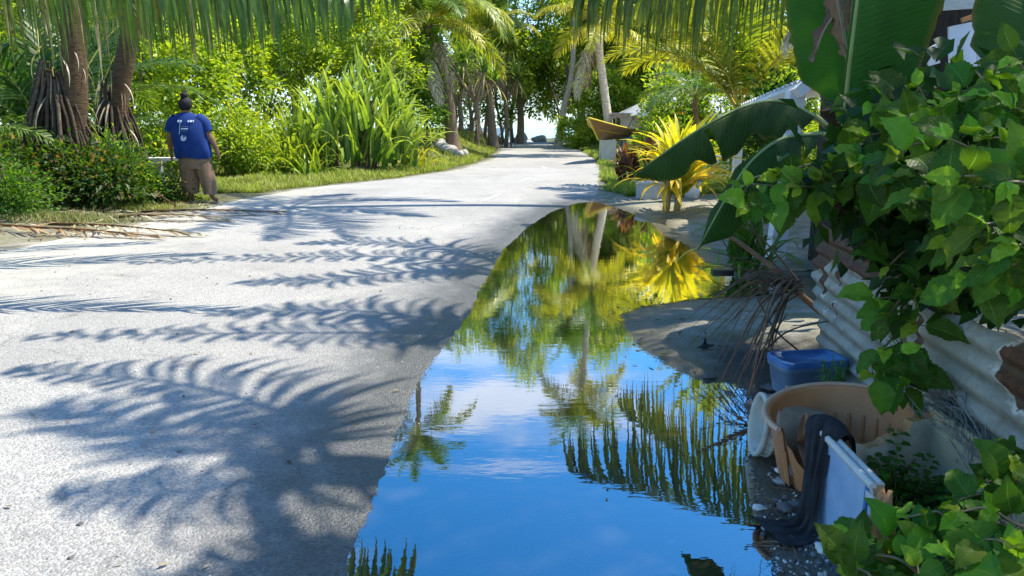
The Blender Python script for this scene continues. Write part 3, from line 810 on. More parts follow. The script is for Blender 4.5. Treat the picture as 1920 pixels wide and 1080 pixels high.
def screw_pine(label, px, Y, top, seed, heads=5, lens=SL_GREEN, group='screw pines at the road bend', s=1.0, dead=6):
    b = ground_at(px, Y); r = np.random.default_rng(seed)
    t = thing('pandanus_tree', label, 'pandanus tree', b, 0, group)
    h = top-b.z; mb = MB()
    fork = np.array([0, 0, h*0.45]); mb.tube(bez([(0, 0, -0.1), (0.1, 0, h*0.2), fork], 8), 0.13*s, 8, (0.8, 0.75, 0.65))
    tips = []
    for i in range(heads):
        a = i*2.4+r.random(); q = (0.25+0.75*r.random())*1.1*s
        e = np.array([math.cos(a)*q, math.sin(a)*q, h*(0.62+0.33*r.random())])
        mb.tube(bez([fork-[0, 0, .1], (fork+e)/2+[0, 0, -0.1], e], 7), np.linspace(0.09, 0.06, 7)*s, 6, (0.8, 0.75, 0.65)); tips.append(e)
    mb.obj('trunk', M_BARK, t)
    for i in range(9):
        a = i*0.7; mb = MB(); z = h*0.3*(0.6+0.5*r.random()); q = 0.35+0.4*r.random()
        mb.tube(bez([(0, 0, z), (math.cos(a)*q*0.6, math.sin(a)*q*0.6, z*0.6), (math.cos(a)*q, math.sin(a)*q, -0.05)], 7), 0.025, 5, (0.7, 0.6, 0.5)); mb.obj('prop_root', M_BARK, t)
    for e in tips:
        for i in range(26):
            o = link('leaf', lens[min(5, int(i/26*5)+1)], t); o.location = e+r.normal(0, 0.05, 3)
            o.rotation_euler = (r.normal(0, .15), r.normal(0, .15)+0.25*(i/26), i*2.4); q = s*(0.8+0.3*r.random()); o.scale = (q, q, q)
        for i in range(dead):
            o = link('dead_leaf', SL_DRY[i % 2], t); o.location = e-np.array([0, 0, 0.15]); o.rotation_euler = (0, 0.2, i*1.1+r.random()); o.scale = (s, s, s)
    return t
screw_pine('stilt-rooted tree with hanging strap leaves, left one of the pair at the road bend', 893, 37, 5.2, 41, 6)
screw_pine('stilt-rooted tree with hanging strap leaves, right one of the pair by the road end', 948, 46, 6.2, 42, 6)
screw_pine('low stilt-rooted tree behind the leaning coconut palm', 862, 41, 4.6, 43, 5)

# big broadleaf trees closing the view
TC = [(0.075, 0.17, 0.022), (0.30, 0.40, 0.045), (0.46, 0.46, 0.06)]
def bigtree(label, px, Y, top, rx, seed, nc=900, low=0.25, size=0.3, group='tall broadleaf trees closing the view', tr=0.3):
    b = ground_at(px, Y); h = top-b.z; r = np.random.default_rng(seed)
    blobs = [((0, 0, h*0.72), (rx*0.8, rx*0.7, h*0.26))]
    for i in range(6):
        a = i*1.05+r.random()*0.4; blobs.append(((math.cos(a)*rx*0.65, math.sin(a)*rx*0.5, h*(low+0.12+0.4*r.random())), (rx*0.45, rx*0.4, h*0.16)))
    return tree('broadleaf_tree', label, b, blobs, nc, 24, size, seed, TC, tr, 9, group=group, clr=0.6, inner=0.12, bark=(0.8, 0.75, 0.7), split=0.45)
bigtree('tall leafy tree right above the far end of the road', 975, 56, 17, 4.2, 51, 1150, -0.02)
bigtree('tall leafy tree left of the road end, behind the stilt-rooted pair', 850, 54, 14, 5, 52, 900, 0.15)
bigtree('leafy tree reaching over the far road end from the right', 1090, 60, 17, 4.2, 50, 1050, -0.02)
bigtree('leafy tree behind the boat and the shorter white palm trunk', 1165, 50, 13.5, 3.6, 53, 1100, 0.06)
bigtree('leafy tree between the boat and the grey-roofed house', 1250, 46, 10, 3.4, 54, 900, 0.12)
bigtree('leafy tree behind the left side of the grey-roofed house', 1390, 48, 10.5, 4.5, 55, 800, 0.1)
bigtree('leafy tree standing behind the right end of the house', 1560, 46, 10, 4.5, 56, 500, 0.1)
bigtree('dense leafy tree deep behind the left shrubs', 560, 42, 13, 5.5, 57, 700, 0.1)
bigtree('dense leafy tree behind the shrubs at the left picture edge', 60, 34, 10.5, 5.5, 58, 600, 0.1)
bigtree('dense leafy tree behind the shrub the person walks past', 330, 36, 11, 5, 59, 600, 0.1)
bigtree('leafy tree further back between the two coconut palms on the left', 720, 47, 12.5, 4.5, 60, 700, 0.1)
palm('coconut_palm', 'tallest pale palm, its trunk directly behind the straight white one', [ground_at(1133, 43), wp(1126, 120, 43), Vector((4.6, 43, 9)), Vector((4.2, 43, 14.5))], 0.2, 0.15, [FR_G[0], FR_G[1], FR_Y[2], FR_Y[3]], 20, 'palms along the road', (1.9, 1.85, 1.7), 19, 1.15)
b = ground_at(1125, 40)
tree('shrub', 'dark green shrub behind the boat, right of the taller white palm trunk', b, [((0, 0, 1.3), (1.2, 0.8, 1.1)), ((1.2, 0, 1.5), (1.0, 0.8, 1.3)), ((0, 0, 2.8), (1.0, 0.8, 0.9))], 420, 24, 0.2, 62, TC, 0.05, 3, cat='shrub', clr=0.3)
b = ground_at(1085, 44)
tree('shrub', 'light green shrub at the foot of the taller white palm trunk', b, [((0, 0, 0.8), (1.1, 0.8, 0.8)), ((0.6, -0.3, 0.5), (0.7, 0.6, 0.6))], 170, 24, 0.2, 61, HC, 0.05, 3, cat='shrub', clr=0.3)

# white trunked palms
palm('coconut_palm', 'tall coconut palm with a curved pale trunk beside the far road end', [ground_at(1046, 48), wp(1058, 200, 48), wp(1070, 150, 48), wp(1076, 90, 48), wp(1079, 15, 48), wp(1076, -60, 48)], 0.19, 0.15,
     FR_G, 18, 'palms along the road', (1.9, 1.9, 1.95), 7, 1.1, dead=FR_DEAD, nd=3)
palm('coconut_palm', 'coconut palm with a straight white trunk rising behind the boat', [ground_at(1146, 34), wp(1139, 215, 34), wp(1126, 117, 34), wp(1119, 55, 34)], 0.20, 0.16,
     [FR_G[0], FR_Y[1], FR_Y[2], FR_Y[2], FR_Y[3]], 17, 'palms along the road', (2.3, 2.25, 2.1), 8, 1.0, dead=FR_DEAD, nd=2)
palm('coconut_palm', 'leaning pale-trunked palm behind the wooden shelter', [ground_at(1182, 40), wp(1196, 205, 40), wp(1232, 150, 40), wp(1262, 95, 40)], 0.2, 0.15,
     FR_Y, 16, 'palms along the road', (1.9, 1.85, 1.7), 9, 1.0, dead=FR_DEAD, nd=3)
hedge('broadleaf_shrub', 'leafy shrub screening the left end of the grey roof', 1285, 24, 1.3, 2.9, 29, 0.16, 260)
hedge('broadleaf_shrub', 'leafy shrub right of the yellow palm, before the grey roof', 1455, 23, 1.2, 3.0, 30, 0.16, 230)
# yellow palm at the right and a small green one
az = [3.3, 0.2, 2.9, 0.6, 4.2, 3.0, 1.2, 5.4, 3.5, 2.5, 0.1, 1.9, 2.8, 0.45]
palm('yellow_palm', 'low palm with bright yellow arching fronds in front of the house', [ground_at(1385, 15.5), wp(1385, 290, 15.5), wp(1386, 215, 15.5)], 0.14, 0.10,
     [FR_Y[0], FR_Y[0], FR_Y[1], FR_Y[1], FR_Y[1]], 14, None, (1.3, 1.0, 0.4), 10, 0.95, azs=az)
palm('small_palm', 'small brown-trunked palm with a dark flat crown left of the yellow palm', [ground_at(1306, 21), wp(1305, 240, 21), wp(1303, 185, 21)], 0.085, 0.07, [FR_DEEP[1], FR_G[2], FR_G[2]], 14, None, (0.9, 0.6, 0.4), 11, 0.55)
# ------------------------------------------------------------------ palms whose crowns hang over the road, above the frame
def explicit_palm(name, label, path, r0, r1, flist, seed=1, tcol=(0.8, 0.75, 0.65), group=None):
    base = Vector(path[0]); t = thing(name, label, 'palm tree', base, 0, group)
    mb, P = ringed_trunk([Vector(p)-base for p in path], r0, r1, tcol); mb.obj('trunk', M_BARK, t)
    for i, (pts, kw) in enumerate(flist):
        mb = MB(); a = dict(nl=85, leaflen=1.0, width=0.038, hang=0.8, c0=DEEP, c1=MID, rad=0.03, seg=5); a.update(kw)
        part = a.pop('part', 'frond'); mats = a.pop('mats', [M_FROND, M_STEM])
        P = bez([Vector(p)-base for p in pts], 24)
        rachis_leaflets(mb, P, a.pop('nl'), a.pop('leaflen'), a.pop('width'), a.pop('hang'), seed+i, a.pop('c0'), a.pop('c1'), **a)
        mb.obj(part, mats, t)
    return t
c = (-6.4, 5.4, 3.9)
explicit_palm('coconut_palm', 'palm off to the left whose long leaflets hang across the top left of the view', [(-7.0, 5.0, gz(-7, 5)), (-6.7, 5.2, 2), c], 0.19, 0.15, [
    ([c, (-4.6, 5.6, 3.15), (-2.7, 5.7, 2.75), (-0.85, 5.65, 2.4)], dict(leaflen=0.95, hang=2.2, lift=0.0, c1=(0.09, 0.15, 0.03), nl=100)),
    ([c, (-5.0, 6.6, 3.5), (-3.2, 7.4, 3.05), (-1.7, 8.0, 2.65)], dict(leaflen=1.3, hang=2.2, lift=0.0, nl=95)),
    ([c, (-5.4, 6.8, 3.4), (-4.4, 7.9, 3.1), (-2.6, 8.7, 2.7)], dict(leaflen=1.4, hang=2.2, lift=0.0, c0=(0.07, 0.11, 0.03), c1=(0.16, 0.17, 0.06), nl=90, dead=0.12)),
    ([c, (-6.0, 7.4, 3.9), (-5.6, 8.9, 3.5), (-4.9, 10.0, 2.9)], dict(leaflen=1.0, hang=0.9)),
    ([c, (-5.9, 4.0, 4.6), (-5.0, 2.6, 4.6)], {}), ([c, (-7.6, 4.6, 4.8), (-8.8, 3.8, 4.5)], {}), ([c, (-7.6, 6.8, 4.7), (-8.9, 7.9, 4.2)], {}),
    ([c, (-5.4, 5.0, 5.0), (-4.0, 4.6, 4.9)], {})], 100, group='palms whose fronds hang into the view')
c = (4.9, 8.0, 4.6)
explicit_palm('coconut_palm', 'palm off to the right whose green fronds hang into the top of the view', [(5.6, 7.8, gz(5.6, 7.8)), (5.3, 7.9, 2.4), c], 0.19, 0.15, [
    ([c, (3.6, 8.3, 3.7), (2.1, 8.4, 3.2), (0.75, 8.4, 2.8)], dict(leaflen=1.5, hang=2.2, lift=0.0, c0=(0.06, 0.11, 0.02), c1=(0.15, 0.19, 0.03), nl=80)),
    ([c, (4.0, 7.2, 4.6), (2.6, 6.3, 3.9), (1.2, 5.9, 3.15)], dict(leaflen=1.3, hang=2.0, lift=0.0, nl=80)),
    ([c, (4.1, 9.3, 4.6), (2.9, 10.4, 3.8), (1.8, 11.0, 3.1)], dict(leaflen=1.5, hang=1.8, lift=0.0, c1=(0.3, 0.3, 0.03), nl=80)),
    ([c, (5.6, 6.4, 5.2), (6.2, 5.2, 4.9)], {}), ([c, (6.3, 8.8, 5.4), (7.6, 9.4, 5.0)], {}),
    ([c, (4.9, 9.6, 5.3), (5.0, 11.2, 4.8)], {}),
    ([c, (4.2, 8.1, 4.1), (3.3, 8.2, 3.0), (2.9, 8.2, 2.3)], dict(part='dead_frond', c0=TAN, c1=PALE, mats=[M_DRY, M_STEM], hang=1.5, leaflen=0.8, nl=45, gap=0.3))],
    200, group='palms whose fronds hang into the view')
def shp(px, py, z):
    g = gp(px, py, 0.08); k = (z-0.08)/math.tan(SUN_EL)
    return (g.x+k*math.cos(SUN_AZ), g.y+k*math.sin(SUN_AZ), z)
def sh_frond(c, pts, hang=0.9, leaf=0.82, **kw):
    P = [c]
    for (a, b, z) in pts: P.append(shp(a, b, z))
    return (P, dict(leaflen=leaf, hang=hang, nl=38, width=0.065, rad=0.045, **kw))
c = shp(640, 850, 7.4)
explicit_palm('coconut_palm', 'tall palm right of the road whose crown overhead throws the nearest frond shadows', [(5.6, 3.4, 0.05), (5.0, 3.8, 3.4), c], 0.2, 0.14, [
    sh_frond(c, [(560, 765, 7.6), (330, 712, 7.1), (20, 697, 6.2)]), sh_frond(c, [(520, 870, 7.6), (330, 905, 7.1), (110, 915, 6.4)], 1.1, .75),
    
    ([c, (c[0]+1.5, c[1]+.8, 7.9), (c[0]+3.2, c[1]+1.2, 7.2)], {}), ([c, (c[0]+1.4, c[1]-.9, 7.9), (c[0]+2.9, c[1]-1.8, 7.1)], {}), ([c, (c[0]+1.6, c[1]-.1, 8.0), (c[0]+3.4, c[1]-.3, 7.3)], {}), ([c, (c[0]+.2, c[1]+.4, 8.6), (c[0]-.3, c[1]+1.0, 9.6)], dict(leaflen=.7))],
    300, (0.8, 0.8, 0.75), 'palms overhead casting the frond shadows')
c = shp(1010, 603, 8.0)
explicit_palm('coconut_palm', 'tall palm behind the yard throwing the long straight frond shadow across the near road', [(7.4, 7.0, 0.05), (6.6, 7.0, 4.2), c], 0.2, 0.14, [
    sh_frond(c, [(820, 606, 8.3), (520, 618, 7.9), (60, 634, 6.9)], 1.2), sh_frond(c, [(860, 585, 8.2), (640, 574, 7.8), (400, 588, 7.2)], 0.7, 0.7),
    ([c, (c[0]+1.5, c[1]+.9, 8.4), (c[0]+3.2, c[1]+1.6, 7.6)], {}), ([c, (c[0]+1.6, c[1]-.8, 8.4), (c[0]+3.2, c[1]-1.6, 7.6)], {}), ([c, (c[0]+.3, c[1]+.3, 9.2), (c[0]+.2, c[1]+.6, 10.2)], dict(leaflen=.7)), ([c, (c[0]+.3, c[1]+1.6, 8.3), (c[0]+.6, c[1]+3.4, 7.4)], {})],
    320, (0.8, 0.8, 0.75), 'palms overhead casting the frond shadows')
c = shp(1000, 500, 8.2)
explicit_palm('coconut_palm', 'tall palm further back throwing the frond shadows from puddle to left road edge', [(8.6, 10.6, 0.05), (7.6, 10.4, 4.2), c], 0.2, 0.14, [
    sh_frond(c, [(800, 478, 8.4), (560, 482, 7.9), (250, 496, 7.0)]), sh_frond(c, [(800, 500, 8.4), (620, 520, 7.9), (450, 530, 7.2)], 0.7, 0.7), sh_frond(c, [(860, 458, 8.4), (700, 452, 7.8), (560, 458, 7.2)], 0.6, 0.7),
    ([c, (c[0]+1.5, c[1]+.9, 8.6), (c[0]+3.2, c[1]+1.6, 7.8)], {}), ([c, (c[0]+1.6, c[1]-.8, 8.6), (c[0]+3.2, c[1]-1.6, 7.8)], {}), ([c, (c[0]+.3, c[1]+.3, 9.4), (c[0]+.2, c[1]+.6, 10.4)], dict(leaflen=.7))],
    340, (0.8, 0.8, 0.75), 'palms overhead casting the frond shadows')
c = shp(540, 392, 10.8)
explicit_palm('coconut_palm', 'tall leaning palm by the yard entrance whose crown shades the walking person', [(10.4, 14.5, 0.05), (8.4, 15.2, 6.5), c], 0.22, 0.14, [
    sh_frond(c, [(680, 376, 11.2), (850, 378, 10.4)], 0.8), sh_frond(c, [(620, 410, 11.2), (650, 445, 10.4)], 0.8), sh_frond(c, [(540, 425, 11.2), (500, 452, 10.3)], 0.8), sh_frond(c, [(450, 410, 11.2), (340, 440, 10.3)], 0.8),
    sh_frond(c, [(440, 385, 11.2), (290, 382, 10.2)], 0.9), sh_frond(c, [(480, 374, 11.2), (400, 362, 10.4)], 0.9), sh_frond(c, [(590, 374, 11.3), (640, 366, 10.6)], 0.8), sh_frond(c, [(660, 395, 11.3), (790, 405, 10.6)], 0.8), sh_frond(c, [(430, 398, 11.2), (300, 412, 10.2)], 0.9)],
    360, (0.8, 0.8, 0.75), 'palms overhead casting the frond shadows')
c = (2.4, -0.2, 8.2)
explicit_palm('coconut_palm', 'palm behind the viewer whose crown shades the road at the bottom of the view', [(3.8, -3.0, 0.05), (3.2, -2.4, 4.0), c], 0.2, 0.14, [
    sh_frond(c, [(620, 1050, 7.8), (300, 1075, 6.6)], 1.0), sh_frond(c, [(700, 1090, 8.0), (450, 1120, 7.0)], 1.0), ([c, (.6, -1.0, 8.4), (-1.6, -1.4, 7.4)], {}), ([c, (1.6, -2.2, 8.4), (1.0, -4.2, 7.4)], {}), ([c, (3.8, -.8, 8.4), (5.6, -1.0, 7.6)], {}), ([c, (3.2, 1.2, 8.5), (4.0, 2.6, 7.6)], {})],
    380, (0.8, 0.8, 0.75), 'palms overhead casting the frond shadows')
# ------------------------------------------------------------------ left foreground: stilt-rooted trees, young palm, bushes, litter
def stilt_tree(label, base, path, rt, zroot, rroot, nroot, seed, crown, group):
    base = Vector(base); r = np.random.default_rng(seed)
    t = thing('pandanus_tree', label, 'pandanus tree', base, 0, group)
    rel = [Vector(p)-base for p in path]
    mb, P = ringed_trunk([Vector((rel[0].x, rel[0].y, 0.35))]+rel[1:], rt, rt*0.85, (0.42, 0.32, 0.22), flare=1.0, ring=0.04)
    mb.obj('trunk', M_BARK, t)
    for i in range(nroot):
        a = i*2.39996; z = zroot*(0.55+0.45*r.random()); q = rroot*(0.35+0.65*r.random())
        s0 = np.array([rt*0.85*math.cos(a), rt*0.85*math.sin(a), z]); e = np.array([q*math.cos(a), q*math.sin(a), -0.08])
        m = s0*0.45+e*0.55; m[2] = z*0.50+0.05; m[:2] *= 1.08
        c = 0.14+0.4*r.random()
        mb = MB(); mb.tube(bez([s0, m, e], 9)+r.normal(0, 0.006, (9, 3)), 0.017+0.014*r.random(), 6, (c, c*0.92, c*0.85)); mb.obj('prop_root', M_BARK, t)
    # ragged dead leaves stuck between the roots
    for i in range(int(nroot*0.6)):
        a = r.random()*6.28; o = link('dead_leaf', SL_DRY[i % 2], t); z = zroot*(0.4+0.75*r.random())
        o.location = (rt*math.cos(a), rt*math.sin(a), z); o.rotation_euler = (0, 0.3, a); o.scale = (0.5,)*3
    top = rel[-1]
    for j, (dx, dy, dz, n) in enumerate(crown):
        e = Vector((dx, dy, dz))-base
        mb = MB(); mb.tube(bez([top-Vector((0, 0, 0.2)), (top+e)/2-Vector((0, 0, 0.05)), e], 7), 0.09, 7, (0.7, 0.6, 0.45)); mb.obj('branch', M_BARK, t)
        for i in range(n):
            o = link('leaf', SL_DARK[min(5, int(i/n*6))], t); o.location = e; o.rotation_euler = (r.normal(0, .15), r.normal(0, .15), i*2.4); q = 0.95+0.3*r.random(); o.scale = (q, q*1.1, q)
        for i in range(5):
            a = r.random()*6.28; o = link('dead_leaf', SL_DRY[i % 2], t); o.location = e-Vector((0, 0, 0.1)); o.rotation_euler = (r.normal(0, .2), 0.35, a); q = 1.0+0.5*r.random(); o.scale = (q, q, q)
    return t
bA = ground_at(135, 12.0); bB = ground_at(232, 13.4)
stilt_tree('thick brown trunk standing on a skirt of prop roots, nearer one at the left edge', bA,
           [bA, wp(140, 200, 12), wp(139, 90, 12), wp(135, 0, 12), wp(134, -70, 12)], 0.19, 2.15, 0.85, 70, 71,
           [(-6.5, 11.7, 4.3, 34), (-7.9, 12.3, 4.6, 34), (-7.2, 12.6, 5.2, 30), (-7.0, 11.3, 4.9, 28)], 'stilt-rooted trees on the left')
stilt_tree('leaning grey-brown trunk with a shaggy root skirt just behind the thicker trunk', bB,
           [bB, wp(222, 210, 13.4), wp(233, 120, 13.4), wp(248, 40, 13.4), wp(260, -50, 13.4)], 0.17, 2.0, 0.62, 50, 72,
           [(-6.1, 13.2, 4.8, 30), (-7.0, 13.6, 5.3, 30), (-6.4, 14, 5.0, 26)], 'stilt-rooted trees on the left')
# pale dead leaves hanging from the top edge, left
palm('young_palm', 'young palm with upright feathery fronds between the two stilt-rooted trunks and the edge', [ground_at(118, 13.2), ground_at(118, 13.2)+Vector((0, 0, 0.4))], 0.1, 0.1, FR_DEEP, 11, None, (0.8, 0.7, 0.6), 21, 0.9, azs=[2.9, 1.3, 1.9, 4.4, 3.3, 1.0, 4.3, 3.0, 1.6, 3.9, 2.4])
palm('young_palm', 'young palm with low fronds arching behind the leaning trunk towards the person', [ground_at(205, 14.6), ground_at(205, 14.6)+Vector((0, 0, 1.5))], 0.1, 0.1, [FR_DEEP[0], FR_DEEP[1], FR_G[2], FR_DEEP[2]], 10, None, (0.8, 0.7, 0.6), 22, 0.75, azs=[0.5, 2.5, 1.2, 0.9, 0.35, 3.4, 1.6, 2.1, 2.9, 0.6])
palm('young_palm', 'young palm at the left picture edge with drooping fronds before the stilt-rooted trunk', [ground_at(-40, 11.2), ground_at(-40, 11.2)+Vector((0, 0, 0.9))], 0.1, 0.1, FR_DEEP, 12, None, (0.8, 0.7, 0.6), 23, 0.5)
UC = [(0.02, 0.055, 0.012), (0.07, 0.14, 0.022), (0.16, 0.11, 0.05)]  # dark leaf colours that include the shade under the left trunks
def bush(label, px, py, Y, blobs, nc, size, seed, cols=UC, group=None, name='bush', clr=0.16, per=24):
    b = ground_at(px, Y)
    return tree(name, label, b, blobs, nc, per, size, seed, cols, 0.03, 5, cat='bush', group=group, clr=clr*1.7, cmix=0.1, inner=0.4)
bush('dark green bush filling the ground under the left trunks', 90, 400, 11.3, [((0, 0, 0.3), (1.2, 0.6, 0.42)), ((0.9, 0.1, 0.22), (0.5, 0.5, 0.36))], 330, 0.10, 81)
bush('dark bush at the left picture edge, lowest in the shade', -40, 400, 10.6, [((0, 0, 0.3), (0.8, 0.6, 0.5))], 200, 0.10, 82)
bush('sunlit vine-covered bush with small bright leaves to the right of the root skirts', 235, 380, 12.1, [((-0.1, 0, 0.35), (0.5, 0.4, 0.48)), ((-0.7, 0.1, 0.4), (0.45, 0.4, 0.5)), ((0.3, 0, 0.12), (0.3, 0.3, 0.2))], 340, 0.08, 83, [(0.05, 0.13, 0.02), (0.15, 0.27, 0.035), (0.3, 0.36, 0.05)])  # leaf colours brightened to stand for sun on this side
bush('small leafy bush at the left edge close above the sandy ground', 15, 425, 9.9, [((0, 0, 0.15), (0.55, 0.35, 0.42))], 170, 0.06, 84, [(0.05, 0.13, 0.02), (0.12, 0.24, 0.03)])
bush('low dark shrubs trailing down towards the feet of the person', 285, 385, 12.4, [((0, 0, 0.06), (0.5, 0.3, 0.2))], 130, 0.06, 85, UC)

# grass
M_GRASS = leaf_mat('grass_blade', rough=0.6, trans=0.35, tcol=(1.3, 1.3, 0.5), spec=0.2, ns=3)
def grass(name, label, n, sampler, h, seed, c0=(0.14, 0.20, 0.03), c1=(0.40, 0.46, 0.08), w=0.012, dry=0.12, hang=0.5, seg=2):
    r = np.random.default_rng(seed)
    x, y = sampler(r, n)
    z = terr(x, y); k = len(x)
    a = r.random(k)*6.283; e = 1.0+0.35*r.standard_normal(k)
    D = np.stack([np.cos(a)*np.cos(e), np.sin(a)*np.cos(e), np.abs(np.sin(e))], -1)
    W = np.stack([-np.sin(a), np.cos(a), 0*a], -1)
    patch = np.clip(0.8+1.1*fbm(x, y, 0.8, 3, 3), 0.25, 1.6)
    C0 = np.tile(c0, (k, 1)); C1 = np.tile(c1, (k, 1)); dm = r.random(k) < dry+0.25*np.clip(fbm(x, y, 0.6, 2, 8), 0, 1)
    C0[dm] = (0.3, 0.27, 0.12); C1[dm] = (0.55, 0.5, 0.25)
    mb = MB(); blades(mb, np.stack([x, y, z-0.01], -1), D, W, h*(0.5+0.8*r.random(k))*patch, w*(y/14+0.3), hang*r.random(k), seg, C0, C1, r, prof=[1, 0.8, 0.05] if seg == 2 else None)
    o = mb.obj(name, M_GRASS); return stuff(o, label)
def samp_left(r, n):
    y = 14.5+ (r.random(n)**1.6)*42; L = roadL(y); d = r.random(n)**1.2*np.interp(y, [14.5, 20, 60], [6.5, 6, 7])
    x = L-0.35-d-0.35*fbm(y, d, 1.3, 3, 2); return x, y
def samp_right(r, n):
    y = 14.3+(r.random(n)**1.5)*34; R = roadR(y); d = r.random(n)**1.3*3.2
    return R+0.15+d+0.3*fbm(y, d, 1.5, 3, 6)+np.clip(15.4-y, 0, 2)*0.5, y
grass('verge_grass', 'short bright grass along the left edge of the road', 75000, samp_left, 0.17, 91)
grass('verge_grass', 'grass strip along the right edge of the road', 42000, samp_right, 0.19, 92, c0=(0.12, 0.21, 0.03), c1=(0.34, 0.44, 0.07))
def blob_s(cx, cy, rx, ry):
    return lambda r, n: (cx+rx*r.standard_normal(n)*0.5, cy+ry*r.standard_normal(n)*0.5)
g1 = gp(240, 405); g2 = gp(352, 387); g3 = gp(60, 432); g4 = gp(180, 415)
grass('grass_tuft', 'yellow-green grass patch below the vine-covered bush', 3000, blob_s(g1.x, g1.y, 0.9, 0.4), 0.16, 93, c1=(0.4, 0.42, 0.1), w=0.007, dry=0.3)
grass('grass_tuft', 'dark green grass tuft left of the feet of the person', 2500, blob_s(g2.x, g2.y, 0.4, 0.3), 0.17, 94, w=0.007, dry=0)
grass('grass_tuft', 'grass at the left edge below the small leafy bush', 4000, blob_s(g3.x, g3.y, 1.2, 0.5), 0.11, 95, w=0.007, dry=0.4, c0=(0.07, 0.11, 0.03), c1=(0.22, 0.26, 0.08))
g5 = gp(1255, 400)
grass('grass_tuft', 'thin grass on the sand round the foot of the big yellow plant', 700, blob_s(g5.x, g5.y, 1.1, 0.5), 0.1, 96, w=0.006, dry=0.3)

# dry fallen fronds at the road's left edge
def fallen(label, px, py, L, rz, seed, c0=BRN, c1=TAN, lf=0.36, tilt=0.0):
    p = on_ground(px, py); t = np.linspace(0, 1, 14)
    x = (t-0.5)*L; y = 0.12*L*np.sin(t*2.6+seed)
    ca, sa = math.cos(rz), math.sin(rz)
    X = p.x+x*ca-y*sa; Y = p.y+x*sa+y*ca; Z = terr(X, Y)+0.04+0.05*np.sin(t*3.1)+tilt*t
    mb = MB(); rachis_leaflets(mb, np.stack([X, Y, Z], -1)-np.array(p), 42, lf, 0.028, 0.06, seed, c0, c1, lift=-0.02, seg=3, rad=0.022, rcol=(0.34, 0.22, 0.11), gap=0.25, ang=0.95)
    o = mb.obj('fallen_frond', [M_DRY, M_BARK]); o.location = p
    return tag(o, label, 'dead frond', 'dry fronds on the ground')
fallen('long dry brown frond lying along the sand at the far left of the road edge', 90, 448, 2.6, 0.05, 1, (0.25, 0.12, 0.05), (0.45, 0.36, 0.2))
fallen('dry frond lying just below the yellow-green grass patch', 230, 437, 2.2, -0.08, 2, (0.4, 0.34, 0.2), (0.5, 0.44, 0.28))
fallen('dark dry frond pointing at the road, nearest to the feet of the person', 400, 402, 2.0, 0.12, 3, (0.22, 0.18, 0.12), (0.4, 0.33, 0.22))
fallen('broken dry frond between the grass patch and the road shadow', 320, 415, 1.6, -0.35, 5, PALE, TAN)
fallen('pale dry frond slanting up onto the vine-covered bush', 285, 375, 1.9, 2.3, 6, BRN, TAN, 0.35, 0.5)
def scatter_litter(name, label, n, sampler, seed, size=(0.03, 0.12), cols=(BRN, PALE), asp=0.3):
    r = np.random.default_rng(seed); x, y = sampler(r, n); z = terr(x, y)+0.012
    a = r.random(n)*6.283; D = np.stack([np.cos(a), np.sin(a), r.normal(0.05, 0.15, n)], -1)
    s = size[0]+(size[1]-size[0])*r.random(n)**2; t = r.random((n, 1))
    C = np.array(cols[0])*(1-t)+np.array(cols[1])*t
    mb = MB(); cards(mb, np.stack([x, y, z], -1), D, np.stack([0*x, 0*x, 1+0*x], -1)+r.normal(0, .3, (n, 3)), s, s*asp, C, 0.2)
    return stuff(mb.obj(name, M_DRY), label)
scatter_litter('leaf_litter', 'scattered dry leaves and frond scraps on the sand at the left road edge', 1500, lambda r, n: (-4.6-3.6*r.random(n)**0.7, 8.2+4.0*r.random(n)), 97, (0.04, 0.3), asp=0.12)
scatter_litter('leaf_litter', 'dark leaf scraps on the wet sand bar', 110, lambda r, n: (0.75+1.0*r.random(n), 4.0+1.5*r.random(n)), 98, (0.02, 0.07), ((0.05, 0.04, 0.03), (0.2, 0.15, 0.1)))

scatter_litter('road_litter', 'small dry leaf scraps and chips scattered over the road', 260, lambda r, n: (-4.8+5.0*r.random(n), 2.0+10*r.random(n)**1.3), 99, (0.012, 0.05), ((0.12, 0.08, 0.04), (0.5, 0.42, 0.28)), 0.4)
r = np.random.default_rng(40); n = 60; x = 0.2+1.0*r.random(n)**0.6; y = 2.1+3.6*r.random(n); k = sdist(x, y) < -0.06; x = x[k]; y = y[k]; n = len(x)
a = r.random(n)*6.28; mb = MB(); t_ = r.random((n, 1))
cards(mb, np.stack([x, y, 0*x+0.003], -1), np.stack([np.cos(a), np.sin(a), 0*a], -1), np.tile([0, 0, 1.0], (n, 1)), 0.015+0.035*r.random(n)**2, 0.012, np.array((0.05, 0.04, 0.03))*(1-t_)+np.array((0.35, 0.28, 0.12))*t_, 0.15)
stuff(mb.obj('floating_litter', M_DRY), 'small leaf scraps floating on the puddle')
mb = MB()
for i in range(500):
    x = -5+5.2*r.random(); y = 1.8+9*r.random()**1.4; s_ = .003+.006*r.random()**3
    if sdist(np.array([x]), np.array([y]))[0] < 0.05: continue
    a = r.random()*3; c = r.choice([.35, .8, 1.5]); mb.box((x, y, gz(x, y)+.006+s_*.3), (s_*2, s_*1.6, s_), Rz(a) @ Rx(a*2), (c, c, c))
LOOSE = mb
